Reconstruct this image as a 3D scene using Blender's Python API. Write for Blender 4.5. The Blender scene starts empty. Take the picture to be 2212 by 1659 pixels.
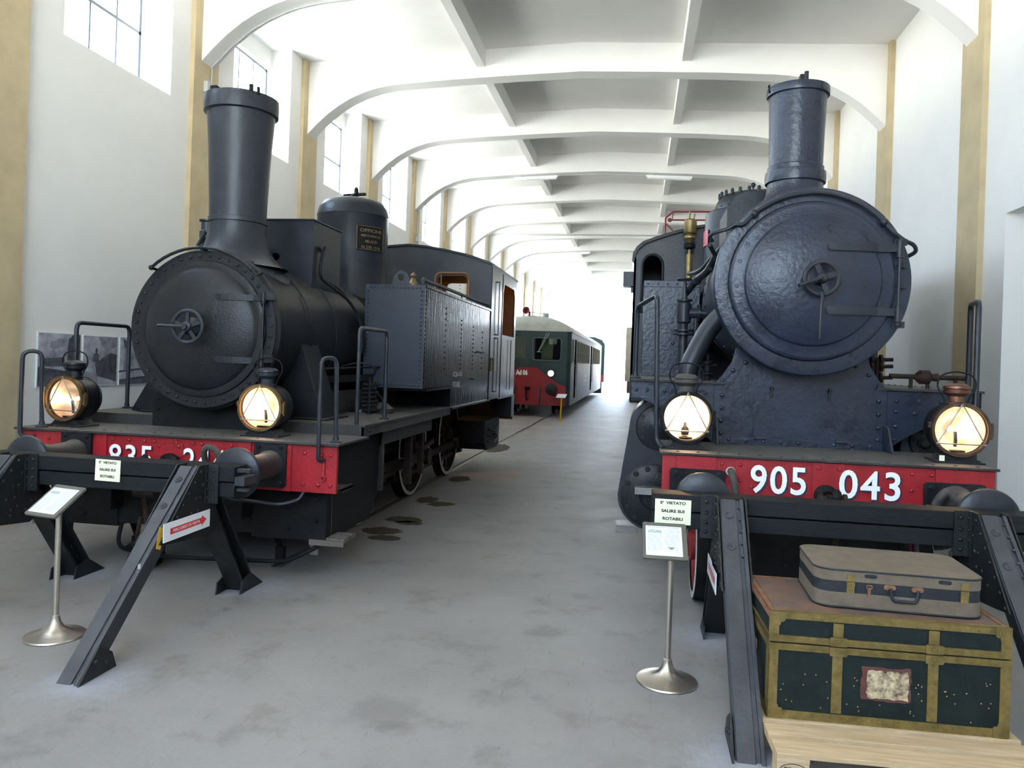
import bpy, bmesh, math, random
from math import sin, cos, pi, radians, sqrt, atan2
from mathutils import Vector, Matrix
from mathutils.geometry import tessellate_polygon
random.seed(7)
S = bpy.context.scene
COL = S.collection

# ------------------------------------------------------------------ materials
def mat(name, col, rough=.5, metal=0., var=0., vscale=6., bump=0., bscale=40., col2=None, dust=0., dustcol=(.17,.15,.13),
        emis=None, estr=0., spec=.35, coat=0., rvar=0., wave=None, stretch=None):
    m = bpy.data.materials.new(name); m.use_nodes = True
    nt = m.node_tree; N = nt.nodes; L = nt.links
    b = N['Principled BSDF']
    b.inputs['Roughness'].default_value = rough
    b.inputs['Metallic'].default_value = metal
    b.inputs['Specular IOR Level'].default_value = spec
    b.inputs['Coat Weight'].default_value = coat
    base = (*col, 1)
    b.inputs['Base Color'].default_value = base
    tc = N.new('ShaderNodeTexCoord')
    vec = tc.outputs['Object']
    if stretch:
        mp = N.new('ShaderNodeMapping'); mp.inputs['Scale'].default_value = stretch
        L.new(vec, mp.inputs['Vector']); vec = mp.outputs['Vector']
    out = None
    if var > 0 or col2:
        n = N.new('ShaderNodeTexNoise'); n.inputs['Scale'].default_value = vscale
        n.inputs['Detail'].default_value = 6; n.inputs['Roughness'].default_value = .62
        L.new(vec, n.inputs['Vector'])
        r = N.new('ShaderNodeValToRGB')
        r.color_ramp.elements[0].position = .32; r.color_ramp.elements[1].position = .7
        c2 = col2 or tuple(min(1, c*(1+var)) for c in col)
        c1 = col if col2 else tuple(c*(1-var) for c in col)
        r.color_ramp.elements[0].color = (*c1, 1); r.color_ramp.elements[1].color = (*c2, 1)
        L.new(n.outputs['Fac'], r.inputs['Fac']); out = r.outputs['Color']
        if rvar > 0:
            mr = N.new('ShaderNodeMapRange'); mr.inputs['To Min'].default_value = max(.03, rough-rvar)
            mr.inputs['To Max'].default_value = min(1, rough+rvar)
            L.new(n.outputs['Fac'], mr.inputs['Value']); L.new(mr.outputs['Result'], b.inputs['Roughness'])
    if dust > 0:   # settled dust lies on surfaces that face up
        g = N.new('ShaderNodeNewGeometry'); sx = N.new('ShaderNodeSeparateXYZ'); L.new(g.outputs['Normal'], sx.inputs[0])
        mr = N.new('ShaderNodeMapRange'); mr.inputs['From Min'].default_value = .45; mr.inputs['From Max'].default_value = 1.
        mr.inputs['To Max'].default_value = dust
        L.new(sx.outputs['Z'], mr.inputs['Value'])
        n2 = N.new('ShaderNodeTexNoise'); n2.inputs['Scale'].default_value = 9; n2.inputs['Detail'].default_value = 5
        L.new(tc.outputs['Object'], n2.inputs['Vector'])
        mu = N.new('ShaderNodeMath'); mu.operation = 'MULTIPLY'; L.new(mr.outputs['Result'], mu.inputs[0])
        m3 = N.new('ShaderNodeMapRange'); m3.inputs['From Min'].default_value = .3; m3.inputs['From Max'].default_value = .6; m3.inputs['To Min'].default_value = .5
        L.new(n2.outputs['Fac'], m3.inputs['Value']); L.new(m3.outputs['Result'], mu.inputs[1])
        mx = N.new('ShaderNodeMix'); mx.data_type = 'RGBA'
        L.new(mu.outputs[0], mx.inputs['Factor'])
        if out: L.new(out, mx.inputs['A'])
        else: mx.inputs['A'].default_value = base
        mx.inputs['B'].default_value = (*dustcol, 1)
        out = mx.outputs['Result']
    if out: L.new(out, b.inputs['Base Color'])
    if bump > 0:
        nb = N.new('ShaderNodeTexNoise'); nb.inputs['Scale'].default_value = bscale; nb.inputs['Detail'].default_value = 4
        L.new(vec, nb.inputs['Vector'])
        bp = N.new('ShaderNodeBump'); bp.inputs['Strength'].default_value = bump; bp.inputs['Distance'].default_value = .01
        L.new(nb.outputs['Fac'], bp.inputs['Height']); L.new(bp.outputs['Normal'], b.inputs['Normal'])
    if emis:
        b.inputs['Emission Color'].default_value = (*emis, 1); b.inputs['Emission Strength'].default_value = estr
    return m

def glass_mat(name, tint=(.95,.97,.98), gloss=.12, rough=.03):
    m = bpy.data.materials.new(name); m.use_nodes = True
    nt = m.node_tree; N = nt.nodes; L = nt.links
    N.remove(N['Principled BSDF'])
    t = N.new('ShaderNodeBsdfTransparent'); t.inputs[0].default_value = (*tint, 1)
    g = N.new('ShaderNodeBsdfGlossy'); g.inputs['Roughness'].default_value = rough
    mx = N.new('ShaderNodeMixShader'); mx.inputs[0].default_value = gloss
    L.new(t.outputs[0], mx.inputs[1]); L.new(g.outputs[0], mx.inputs[2]); L.new(mx.outputs[0], N['Material Output'].inputs[0])
    return m

def floor_mat():
    m = bpy.data.materials.new('worn_concrete'); m.use_nodes = True
    nt = m.node_tree; N = nt.nodes; L = nt.links; b = N['Principled BSDF']
    tc = N.new('ShaderNodeTexCoord')
    def noise(sc, det=6, rg=.6, st=None):
        n = N.new('ShaderNodeTexNoise'); n.inputs['Scale'].default_value = sc; n.inputs['Detail'].default_value = det
        n.inputs['Roughness'].default_value = rg
        if st:
            mp = N.new('ShaderNodeMapping'); mp.inputs['Scale'].default_value = st; L.new(tc.outputs['Object'], mp.inputs[0]); L.new(mp.outputs[0], n.inputs['Vector'])
        else: L.new(tc.outputs['Object'], n.inputs['Vector'])
        return n.outputs['Fac']
    def ramp(f, p0, p1, c0, c1):
        r = N.new('ShaderNodeValToRGB'); r.color_ramp.elements[0].position = p0; r.color_ramp.elements[1].position = p1
        r.color_ramp.elements[0].color = (*c0, 1); r.color_ramp.elements[1].color = (*c1, 1); L.new(f, r.inputs[0]); return r.outputs[0]
    def mix(f, a, c, mode='MIX'):
        x = N.new('ShaderNodeMix'); x.data_type = 'RGBA'; x.blend_type = mode
        if isinstance(f, float): x.inputs['Factor'].default_value = f
        else: L.new(f, x.inputs['Factor'])
        for s, v in (('A', a), ('B', c)):
            if isinstance(v, tuple): x.inputs[s].default_value = (*v, 1)
            else: L.new(v, x.inputs[s])
        return x.outputs['Result']
    base = ramp(noise(.7, 8), .3, .72, (.192,.179,.174), (.268,.251,.244))
    fine = ramp(noise(60, 4, .7), .3, .7, (.9,.9,.9), (1,1,1))
    c = mix(1., base, fine, 'MULTIPLY')
    d = ramp(noise(2.3, 10, .68), .53, .66, (1,1,1), (.70,.68,.66)); c = mix(.8, c, d, 'MULTIPLY')
    s = ramp(noise(3.2, 9, .75, (6, 1, 1)), .60, .68, (1,1,1), (.58,.55,.53)); c = mix(.7, c, s, 'MULTIPLY')
    w = ramp(noise(5, 10, .75), .66, .74, (0,0,0), (1,1,1)); c = mix(w, c, (.36,.36,.38))
    nz = noise(9, 6, .7)
    for px, py in ((-2.98,3.86),(-2.98,5.68),(-4.45,5.68),(.56,5.5),(.58,3.8),(2.1,5.6)):   # fresh cement around the anchored feet
        d1 = N.new('ShaderNodeVectorMath'); d1.operation = 'DISTANCE'; L.new(tc.outputs['Object'], d1.inputs[0]); d1.inputs[1].default_value = (px, py, 0)
        a1 = N.new('ShaderNodeMath'); a1.operation = 'MULTIPLY_ADD'; L.new(nz, a1.inputs[0]); a1.inputs[1].default_value = .55; L.new(d1.outputs['Value'], a1.inputs[2])
        m1 = N.new('ShaderNodeMapRange'); m1.inputs['From Min'].default_value = .36; m1.inputs['From Max'].default_value = .62; m1.inputs['To Min'].default_value = .55; m1.inputs['To Max'].default_value = 0
        L.new(a1.outputs[0], m1.inputs['Value']); c = mix(m1.outputs['Result'], c, (.33,.35,.41))
    for px, py, r0, dk in ((-1.26,3.90,.20,.35),(-1.15,3.75,.10,.3),(-2.87,5.14,.02,.8),(-.62,5.3,.10,.3),(-.40,6.2,.09,.3),(-.9,4.6,.08,.25),(.0,3.6,.15,.2),(-2.2,4.2,.12,.2)):   # old spills
        d1 = N.new('ShaderNodeVectorMath'); d1.operation = 'DISTANCE'; L.new(tc.outputs['Object'], d1.inputs[0]); d1.inputs[1].default_value = (px, py, 0)
        a1 = N.new('ShaderNodeMath'); a1.operation = 'MULTIPLY_ADD'; L.new(nz, a1.inputs[0]); a1.inputs[1].default_value = .35; L.new(d1.outputs['Value'], a1.inputs[2])
        m1 = N.new('ShaderNodeMapRange'); m1.inputs['From Min'].default_value = .17+r0*.6; m1.inputs['From Max'].default_value = .20+r0; m1.inputs['To Min'].default_value = dk; m1.inputs['To Max'].default_value = 0
        L.new(a1.outputs[0], m1.inputs['Value']); c = mix(m1.outputs['Result'], c, (.10,.09,.085))
    L.new(c, b.inputs['Base Color'])
    rr = N.new('ShaderNodeMapRange'); rr.inputs['To Min'].default_value = .45; rr.inputs['To Max'].default_value = .7
    L.new(noise(2, 5), rr.inputs['Value']); L.new(rr.outputs[0], b.inputs['Roughness'])
    bp = N.new('ShaderNodeBump'); bp.inputs['Strength'].default_value = .25; bp.inputs['Distance'].default_value = .01
    L.new(noise(25, 6, .7), bp.inputs['Height']); L.new(bp.outputs[0], b.inputs['Normal'])
    return m

M = {}
M['floor'] = floor_mat()
M['plaster'] = mat('white_plaster', (.80,.79,.765), .9, var=.025, vscale=1.5, bump=.08, bscale=14)
M['ochre'] = mat('ochre_plaster', (.475,.39,.245), .85, var=.10, vscale=2.5, bump=.45, bscale=13)
M['steelwin'] = mat('window_steel', (.12,.14,.17), .5)
M['pane'] = glass_mat('window_glass', (.93,.96,.97), .06)
M['black'] = mat('black_paint', (.0105,.0112,.0132), .33, var=.28, vscale=5, bump=.25, bscale=60, dust=.3, dustcol=(.12,.105,.09), rvar=.10, spec=.20)
M['slate'] = mat('blue_black_paint', (.0125,.0185,.034), .30, var=.25, vscale=4, bump=.45, bscale=26, dust=.3, rvar=.10, spec=.35)
M['slatesmooth'] = mat('smooth_blue_black_plate', (.016,.021,.033), .38, var=.15, vscale=3, bump=.08, bscale=20, spec=.28)
M['slate2'] = mat('grey_black_paint', (.016,.0195,.027), .36, var=.25, vscale=4, bump=.2, bscale=30, dust=.25, rvar=.08, spec=.28)
M['dusty'] = mat('dusty_black_plate', (.022,.021,.021), .6, var=.3, vscale=7, bump=.3, bscale=50, dust=.85, dustcol=(.10,.092,.085))
M['dark'] = mat('greasy_black', (.006,.006,.0065), .6, spec=.15, var=.4, vscale=9, bump=.3, bscale=50)
M['rustdark'] = mat('greasy_brown_steel', (.024,.015,.012), .6, spec=.15, var=.5, vscale=8, bump=.3, bscale=50)
M['red'] = mat('red_paint', (.24,.008,.014), .42, var=.16, vscale=6, bump=.25, bscale=45, rvar=.08)
M['redd'] = mat('dull_red_paint', (.20,.02,.022), .5, var=.25, vscale=6)
M['white'] = mat('white_lettering', (.82,.82,.82), .5, var=.06, vscale=30)
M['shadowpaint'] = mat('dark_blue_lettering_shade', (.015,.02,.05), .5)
M['offwhite'] = mat('worn_white_tyre_paint', (.55,.55,.52), .6, var=.2, vscale=12)
M['brass'] = mat('brass', (.22,.165,.075), .48, .8, var=.2, vscale=12)
M['olivebrass'] = mat('tarnished_brass', (.165,.12,.04), .5, .4, var=.35, vscale=18, bump=.15, bscale=70)
M['copper'] = mat('browned_copper', (.15,.075,.05), .38, .8, var=.3, vscale=14)
M['copperdark'] = mat('dark_copper_rim', (.07,.045,.03), .4, .7, var=.3, vscale=14)
M['steel'] = mat('dull_steel', (.23,.22,.21), .45, .8, var=.2, vscale=18)
M['chrome'] = mat('satin_chrome', (.50,.46,.40), .3, .9, var=.08, vscale=5)
M['plateframe'] = mat('grey_green_frame', (.10,.10,.085), .45, .2)
M['paper'] = mat('printed_sheet', (.78,.80,.80), .45, var=.03, vscale=60, spec=.6)
M['cream'] = mat('cream_card', (.80,.80,.58), .6)
M['ink'] = mat('black_ink', (.03,.03,.03), .6)
M['greyink'] = mat('grey_print', (.30,.32,.34), .6)
M['greenink'] = mat('green_print', (.20,.33,.32), .6, col2=(.5,.55,.5), vscale=90)
M['signwhite'] = mat('white_board', (.80,.82,.86), .35)
M['signred'] = mat('red_print', (.55,.04,.04), .4)
M['yellowpaint'] = mat('yellow_paint', (.62,.36,.03), .5, var=.2, vscale=30)
M['timber'] = mat('black_painted_timber', (.007,.008,.010), .6, var=.3, vscale=5, bump=.3, bscale=30, spec=.2, stretch=(1,8,8))
M['iron'] = mat('buffer_stop_iron', (.022,.025,.031), .45, var=.25, vscale=7, bump=.2, bscale=60, dust=.45, dustcol=(.11,.11,.12))
M['iron2'] = mat('buffer_stop_black_plate', (.008,.009,.010), .5, var=.3, vscale=9, bump=.25, bscale=60)
M['reflector'] = mat('lamp_reflector', (.95,.82,.70), .32, 1., bump=.12, bscale=25)
M['lens'] = glass_mat('lamp_glass', (.97,.95,.92), .07, .08)
M['flame'] = mat('lamp_bulb', (1,.8,.5), .5, emis=(1.,.66,.30), estr=40)
M['pine'] = mat('pale_pine', (.38,.265,.145), .62, col2=(.52,.40,.255), vscale=3, bump=.25, bscale=20, stretch=(1.2,14,10))
M['pinedark'] = mat('orange_pine_end', (.30,.165,.075), .7, col2=(.44,.30,.165), vscale=9, bump=.3, bscale=30)
M['trunkgreen'] = mat('dark_green_fibre', (.005,.011,.011), .55, spec=.25, var=.35, vscale=12, bump=.25, bscale=70)
M['trunktop'] = mat('rusty_brown_fibre', (.16,.085,.05), .65, col2=(.075,.062,.06), vscale=9, bump=.3, bscale=50)
M['labelred'] = mat('dull_red_label_backing', (.085,.03,.026), .7, var=.3, vscale=20)
M['label'] = mat('torn_paper_label', (.05,.018,.016), .7, col2=(.62,.52,.33), vscale=34, bump=.4, bscale=40)
M['case'] = mat('grey_brown_fabric', (.125,.100,.074), .85, var=.15, vscale=14, bump=.35, bscale=260)
M['caseband'] = mat('dark_blue_grey_leatherette', (.012,.015,.021), .6, var=.2, vscale=14, bump=.3, bscale=150)
M['railsteel'] = mat('worn_rail', (.16,.135,.12), .45, .6, var=.2, vscale=6)
M['groove'] = mat('dirty_groove', (.035,.028,.024), .9)
M['oil'] = mat('oil_stain', (.055,.043,.030), .8, var=.3, vscale=9, spec=.15)
M['green'] = mat('railcar_green', (.018,.038,.036), .45, var=.12, vscale=4, bump=.08, bscale=8)
M['railred'] = mat('railcar_red', (.25,.014,.020), .42, var=.1, vscale=4)
M['roofgrey'] = mat('railcar_roof_paint', (.42,.41,.34), .7, var=.15, vscale=3)
M['aluside'] = mat('railcar_dark_side', (.03,.04,.042), .5, var=.2, vscale=3, bump=.12, bscale=5, spec=.03)
M['darkglass'] = mat('dark_glazing', (.015,.018,.018), .08, spec=.8)
M['curtain'] = mat('olive_blind', (.11,.12,.05), .7)
M['wagon'] = mat('cream_wagon_boards', (.62,.55,.42), .7, var=.1, vscale=4)
M['brown'] = mat('wagon_brown', (.16,.09,.05), .7)
M['photo'] = mat('black_and_white_print', (.16,.16,.20), .35, col2=(.62,.64,.72), vscale=4)
M['photodark'] = mat('print_dark_grey', (.03,.03,.04), .4, col2=(.12,.12,.15), vscale=14)
M['photomid'] = mat('print_mid_grey', (.16,.16,.2), .4, col2=(.3,.31,.37), vscale=10)
M['tube'] = mat('unlit_fluorescent_tube', (.86,.87,.88), .2)
M['galv'] = mat('grey_conduit', (.42,.43,.43), .5)
M['plasticgrey'] = mat('grey_plastic', (.45,.46,.44), .5)
M['vermilion'] = mat('faded_red_steel', (.20,.03,.035), .5)
M['plaquered'] = mat('red_enamel', (.50,.06,.09), .4)
M['cabinside'] = mat('cab_lining_brown', (.075,.032,.014), .6, var=.2, vscale=5)
M['lampwarm'] = mat('headlight_lit', (1,.9,.7), .3, emis=(1,.72,.40), estr=14)
M['farconc'] = mat('yard_concrete', (.55,.54,.52), .8, var=.08, vscale=.5)
M['rubber'] = mat('dusty_rubber_hose', (.05,.045,.042), .7, var=.3, vscale=20)
M['redknob'] = mat('red_handle', (.35,.05,.05), .5)

# ------------------------------------------------------------------ mesh builder
class MB:
    def __init__(s): s.v = []; s.f = []
    def add(s, vs, fs):
        o = len(s.v); s.v += [tuple(v) for v in vs]; s.f += [[i+o for i in f] for f in fs]; return s
    def box(s, c, d, rz=0., R=None):
        x, y, z = d[0]/2, d[1]/2, d[2]/2
        R = R or Matrix.Rotation(rz, 3, 'Z'); c = Vector(c)
        vs = [c + R @ Vector((a*x, b*y, e*z)) for a in (-1, 1) for b in (-1, 1) for e in (-1, 1)]
        return s.add(vs, [(0,1,3,2), (4,6,7,5), (0,4,5,1), (2,3,7,6), (0,2,6,4), (1,5,7,3)])
    def bb(s, x0, x1, y0, y1, z0, z1):
        return s.box(((x0+x1)/2, (y0+y1)/2, (z0+z1)/2), (abs(x1-x0), abs(y1-y0), abs(z1-z0)))
    def bar(s, p0, p1, w, h, up=(0,0,1)):
        p0 = Vector(p0); p1 = Vector(p1); d = (p1-p0); l = d.length; d.normalize()
        up = Vector(up); sx = d.cross(up).normalized(); uz = sx.cross(d)
        R = Matrix((sx, d, uz)).transposed()
        return s.box((p0+p1)/2, (w, l, h), R=R)
    def frame(s, d):
        d = Vector(d).normalized(); a = Vector((0,0,1)) if abs(d.z) < .9 else Vector((1,0,0))
        u = d.cross(a).normalized(); return u, d.cross(u).normalized(), d
    def lathe(s, prof, o=(0,0,0), d=(0,0,1), n=32, a0=0., a1=2*pi, closed=False):
        u, w, d = s.frame(d); o = Vector(o); full = abs(a1-a0-2*pi) < 1e-6
        k = n if full else n+1; m = len(prof)
        vs = []
        for i in range(k):
            a = a0+(a1-a0)*i/n
            e = u*cos(a)+w*sin(a)
            for r, h in prof: vs.append(o+e*r+d*h)
        fs = []
        for i in range(n):
            j = (i+1) % k if full else i+1
            for q in range(m-1 if not closed else m):
                q2 = (q+1) % m
                if prof[q][0] == 0 and prof[q2][0] == 0: continue
                fs.append([i*m+q, j*m+q, j*m+q2, i*m+q2])
        s.add(vs, fs)
        return s
    def cyl(s, p0, p1, r0, r1=None, n=20):
        p0 = Vector(p0); p1 = Vector(p1); r1 = r0 if r1 is None else r1; l = (p1-p0).length
        return s.lathe([(0,0), (r0,0), (r1,l), (0,l)], p0, p1-p0, n)
    def ring(s, c, d, R, r, n=32, k=8):
        prof = [(R+r*cos(2*pi*i/k), r*sin(2*pi*i/k)) for i in range(k)]
        return s.lathe(prof, c, d, n, closed=True)
    def sph(s, c, r, n=12):
        return s.lathe([(r*sin(pi*i/(n//2)), -r*cos(pi*i/(n//2))) for i in range(n//2+1)], c, (0,0,1), n)
    def rivet(s, p, d, r=.012, h=None):
        h = h or r*.7
        return s.lathe([(r,0), (r*.85,h*.6), (r*.45,h*.95), (0,h)], p, d, 8)
    def bolt(s, p, d, r=.016, h=.014):
        return s.lathe([(r*1.5,0), (r*1.5,h*.3), (r,h*.3), (r,h*1.2), (0,h*1.2)], p, d, 6)
    def tube(s, pts, r, n=10, closed=False, cap=True):
        P = [Vector(p) for p in pts]; m = len(P)
        rs = r if isinstance(r, (list, tuple)) else [r]*m
        T = []
        for i in range(m):
            a = P[(i-1) % m] if (closed or i > 0) else P[i]; b = P[(i+1) % m] if (closed or i < m-1) else P[i]
            T.append((b-a).normalized())
        u, w, _ = s.frame(T[0]); vs = []; fs = []
        for i in range(m):
            t = T[i]; u = (u - t*u.dot(t)).normalized(); w = t.cross(u)
            for j in range(n):
                a = 2*pi*j/n; vs.append(P[i]+(u*cos(a)+w*sin(a))*rs[i])
        for i in range(m if closed else m-1):
            i2 = (i+1) % m
            for j in range(n):
                j2 = (j+1) % n; fs.append([i*n+j, i*n+j2, i2*n+j2, i2*n+j])
        if cap and not closed:
            fs.append(list(range(n))[::-1]); fs.append([(m-1)*n+j for j in range(n)])
        return s.add(vs, fs)
    def prism(s, loops, o, u, v, w, t, cap0=True, cap1=True):
        """outline (first loop) with holes (others) in plane o + a*u + b*v, extruded t along w"""
        if not isinstance(loops[0][0], (list, tuple)): loops = [loops]
        o = Vector(o); u = Vector(u); v = Vector(v); w = Vector(w)
        flat = [p for lp in loops for p in lp]
        tri = tessellate_polygon([[Vector((a, b, 0)) for a, b in lp] for lp in loops])
        n = len(flat)
        vs = [o+u*a+v*b for a, b in flat]+[o+u*a+v*b+w*t for a, b in flat]
        fs = []
        if cap0: fs += [list(f) for f in tri]
        if cap1: fs += [[i+n for i in f][::-1] for f in tri]
        k = 0
        for lp in loops:
            m = len(lp)
            for i in range(m):
                a = k+i; b = k+(i+1) % m; fs.append([a, b, b+n, a+n])
            k += m
        return s.add(vs, fs)
    def build(s, name, m, parent=None, bevel=0., sharp=35, off=None, normals=True):
        o = Vector(off) if off else Vector((0,0,0))
        if parent is not None and off is None:
            p = parent
            while p is not None: o += p.location; p = p.parent
        me = bpy.data.meshes.new(name)
        me.from_pydata([(x-o.x, y-o.y, z-o.z) for x, y, z in s.v], [], s.f)
        if normals:
            bm = bmesh.new(); bm.from_mesh(me)
            bmesh.ops.remove_doubles(bm, verts=bm.verts, dist=1e-6)
            bmesh.ops.recalc_face_normals(bm, faces=bm.faces); bm.to_mesh(me); bm.free()
        me.polygons.foreach_set('use_smooth', [True]*len(me.polygons))
        me.set_sharp_from_angle(angle=radians(sharp))
        ms = m if isinstance(m, (list, tuple)) else [m]
        for q in ms: me.materials.append(M[q] if isinstance(q, str) else q)
        ob = bpy.data.objects.new(name, me); COL.objects.link(ob)
        if parent is not None: ob.parent = parent
        elif off: ob.location = o
        if bevel > 0:
            b = ob.modifiers.new('edge', 'BEVEL'); b.width = bevel; b.segments = 2; b.limit_method = 'ANGLE'; b.angle_limit = radians(40)
        return ob

def rrect(x0, x1, y0, y1, r, n=5):
    pts = []
    for cx, cy, a in ((x1-r, y0+r, -pi/2), (x1-r, y1-r, 0), (x0+r, y1-r, pi/2), (x0+r, y0+r, pi)):
        for i in range(n+1):
            t = a+pi/2*i/n; pts.append((cx+r*cos(t), cy+r*sin(t)))
    return pts
def circ(cx, cy, r, n=24): return [(cx+r*cos(2*pi*i/n), cy+r*sin(2*pi*i/n)) for i in range(n)]
def arcpts(f, n, a0=0., a1=1.): return [f(a0+(a1-a0)*i/n) for i in range(n+1)]
def smooth_path(pts, n=6):
    P = [Vector(p) for p in pts]; out = []
    for i in range(len(P)-1):
        p0 = P[max(i-1, 0)]; p1 = P[i]; p2 = P[i+1]; p3 = P[min(i+2, len(P)-1)]
        for j in range(n):
            t = j/n
            out.append(.5*((2*p1)+(p2-p0)*t+(2*p0-5*p1+4*p2-p3)*t*t+(-p0+3*p1-3*p2+p3)*t*t*t))
    out.append(P[-1]); return out
def bent(pts, r, n=5):
    """polyline with rounded corners"""
    P = [Vector(p) for p in pts]; out = [P[0]]
    for i in range(1, len(P)-1):
        a = (P[i-1]-P[i]); b = (P[i+1]-P[i]); k = min(r, a.length*.49, b.length*.49)
        A = P[i]+a.normalized()*k; B = P[i]+b.normalized()*k
        for j in range(n+1):
            t = j/n; out.append(A*(1-t)**2+P[i]*2*t*(1-t)+B*t*t)
    out.append(P[-1]); return out

def thing(name, label, cat, loc=(0,0,0), group=None):
    o = bpy.data.objects.new(name, None); COL.objects.link(o); o.location = loc; o.empty_display_size = .2
    o['label'] = label; o['category'] = cat
    if group: o['group'] = group
    return o
def tag(o, label, cat, group=None):
    o['label'] = label; o['category'] = cat
    if group: o['group'] = group
    return o
def struct(name, mb, m, parent=None, **k):
    o = mb.build(name, m, parent, **k)
    if parent is None: o['kind'] = 'structure'
    return o
def copy_tree(o, parent=None):
    c = o.copy(); COL.objects.link(c)
    if parent is not None: c.parent = parent
    for ch in o.children: copy_tree(ch, c)
    return c

_fonts = {}
def text(s, size=1., bold=0., sx=1., space=1.):
    key = (s, size, bold, sx, space)
    if key in _fonts: return _fonts[key]
    cu = bpy.data.curves.new('t', 'FONT'); cu.body = s; cu.size = size; cu.offset = bold; cu.space_character = space
    cu.resolution_u = 4; cu.fill_mode = 'FRONT'
    ob = bpy.data.objects.new('t', cu); COL.objects.link(ob)
    dg = bpy.context.evaluated_depsgraph_get(); dg.update()
    me = bpy.data.meshes.new_from_object(ob.evaluated_get(dg))
    v = [(a.co.x*sx, a.co.y) for a in me.vertices]; f = [list(p.vertices) for p in me.polygons]
    bpy.data.objects.remove(ob); bpy.data.curves.remove(cu); bpy.data.meshes.remove(me)
    _fonts[key] = (v, f); return v, f
def put_text(mb, s, o, u, v, size, bold=0., sx=1., width=None, height=None, align='L', space=1.):
    V, F = text(s, 1., bold/size if size else bold, 1., space)
    x0 = min(p[0] for p in V); x1 = max(p[0] for p in V); y0 = min(p[1] for p in V); y1 = max(p[1] for p in V)
    kx = width/(x1-x0) if width else size*sx; ky = height/(y1-y0) if height else size
    o = Vector(o); u = Vector(u); v = Vector(v)
    ax = {'L': x0, 'C': (x0+x1)/2, 'R': x1}[align]
    mb.add([o+u*((a-ax)*kx)+v*((b-(y0 if height else 0))*ky) for a, b in V], F)
    return mb
M['tankside'] = mat('rippled_glossy_black_plate', (.009,.010,.012), .15, var=.2, vscale=3, bump=.22, bscale=5, rvar=.04, stretch=(1,4,.7), spec=.07)
M['flame2'] = mat('cab_bulb', (1,.6,.2), .5, emis=(1.,.5,.12), estr=30)
M['stepwood'] = mat('weathered_step_wood', (.10,.085,.075), .8, var=.3, vscale=14)
M['rustedge'] = mat('rusty_leather_edging', (.17,.085,.045), .6, var=.35, vscale=16, bump=.3, bscale=50)
M['caseleather'] = mat('dry_brown_leather', (.20,.14,.10), .7, var=.3, vscale=18)
M['greenlight'] = mat('dull_green_seal', (.09,.13,.12), .5)

M['dimbrass'] = mat('dim_relief', (.16,.12,.07), .5, .5)
M['brownrim'] = mat('brown_brass_rim', (.13,.08,.035), .42, .7, var=.3, vscale=15)

M['cabside'] = mat('glossy_black_cab_side', (.009,.010,.012), .16, var=.2, vscale=3, bump=.06, bscale=6, spec=.06)
WORLD=21.0; EXPOSURE=0.08
# ================================================================== camera
cam = bpy.data.cameras.new('camera'); co = bpy.data.objects.new('camera', cam); COL.objects.link(co); S.camera = co
YAW, PITCH, ROLL = .1645, .0014, .0349
_r = Vector((cos(YAW), sin(YAW), 0)); _f = Vector((-sin(YAW), cos(YAW), 0)); _u = Vector((0,0,1))
_f2 = _f*cos(PITCH)+_u*sin(PITCH); _u2 = _u*cos(PITCH)-_f*sin(PITCH)
_R = _r*cos(ROLL)+_u2*sin(ROLL); _U = -_r*sin(ROLL)+_u2*cos(ROLL)
mw = Matrix((( _R.x,_U.x,-_f2.x,0),(_R.y,_U.y,-_f2.y,0),(_R.z,_U.z,-_f2.z,1.87),(0,0,0,1)))
co.matrix_world = mw
cam.sensor_width = 36; cam.lens = 1655.88/2212*36
cam.shift_y = -50.8/2212; cam.clip_start = .05; cam.clip_end = 500

# ================================================================== hall
XL, XR = -6.33, 3.92      # pilaster faces
WL, WR = -6.40, 3.99      # wall faces
XC = (XL+XR)/2; HALF = (XR-XL)/2
def YK(k): return 10.08+3.54*(k-1)
K0, K1 = -3, 12
YB, YE = YK(K0)-.2, YK(K1)+.45
RAILS = [-3.778-.7175, -3.778+.7175, 1.324-.7175, 1.324+.7175]

fl = MB()
fl.bb(-7.2, 4.7, YB-.2, 6.3, -.25, 0)
xs = [-7.2]
for x in RAILS:
    inner = 1 if x in (RAILS[0], RAILS[2]) else -1
    a, b = (x-.036, x+.072) if inner > 0 else (x-.072, x+.036)
    xs += [a, b]
xs.append(4.7)
for i in range(0, len(xs), 2): fl.bb(xs[i], xs[i+1], 6.3, YE+.3, -.25, 0)
floor = struct('floor', fl, 'floor')
gv = MB()
for i in range(1, len(xs)-1, 2): gv.bb(xs[i], xs[i+1], 6.3, YE+.3, -.25, -.03)
struct('trim_1', gv, 'groove')
gy = MB(); gy.bb(-40, 30, YE+.3, 110, -.3, -.01)
struct('ground', gy, 'farconc')
names = ['far rail of the left track, under the tank locomotive, nearest the photo prints', 'right rail of the left track, edging the walkway beside the tank locomotive',
         'rail at the walkway side of the right track, ending under the big round smokebox', 'rail of the right track nearest the plain white wall, hidden behind the stop']
for x, nm in zip(RAILS, names):
    r = MB(); r.bb(x-.034, x+.034, 6.3, YE+8, -.05, 0); r.bb(x-.008, x+.008, 6.3, YE+8, -.17, -.05)
    tag(r.build('embedded_rail', 'railsteel', off=(x, 6.3, 0)), nm, 'rail', 'rails sunk into the hall floor')

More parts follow.
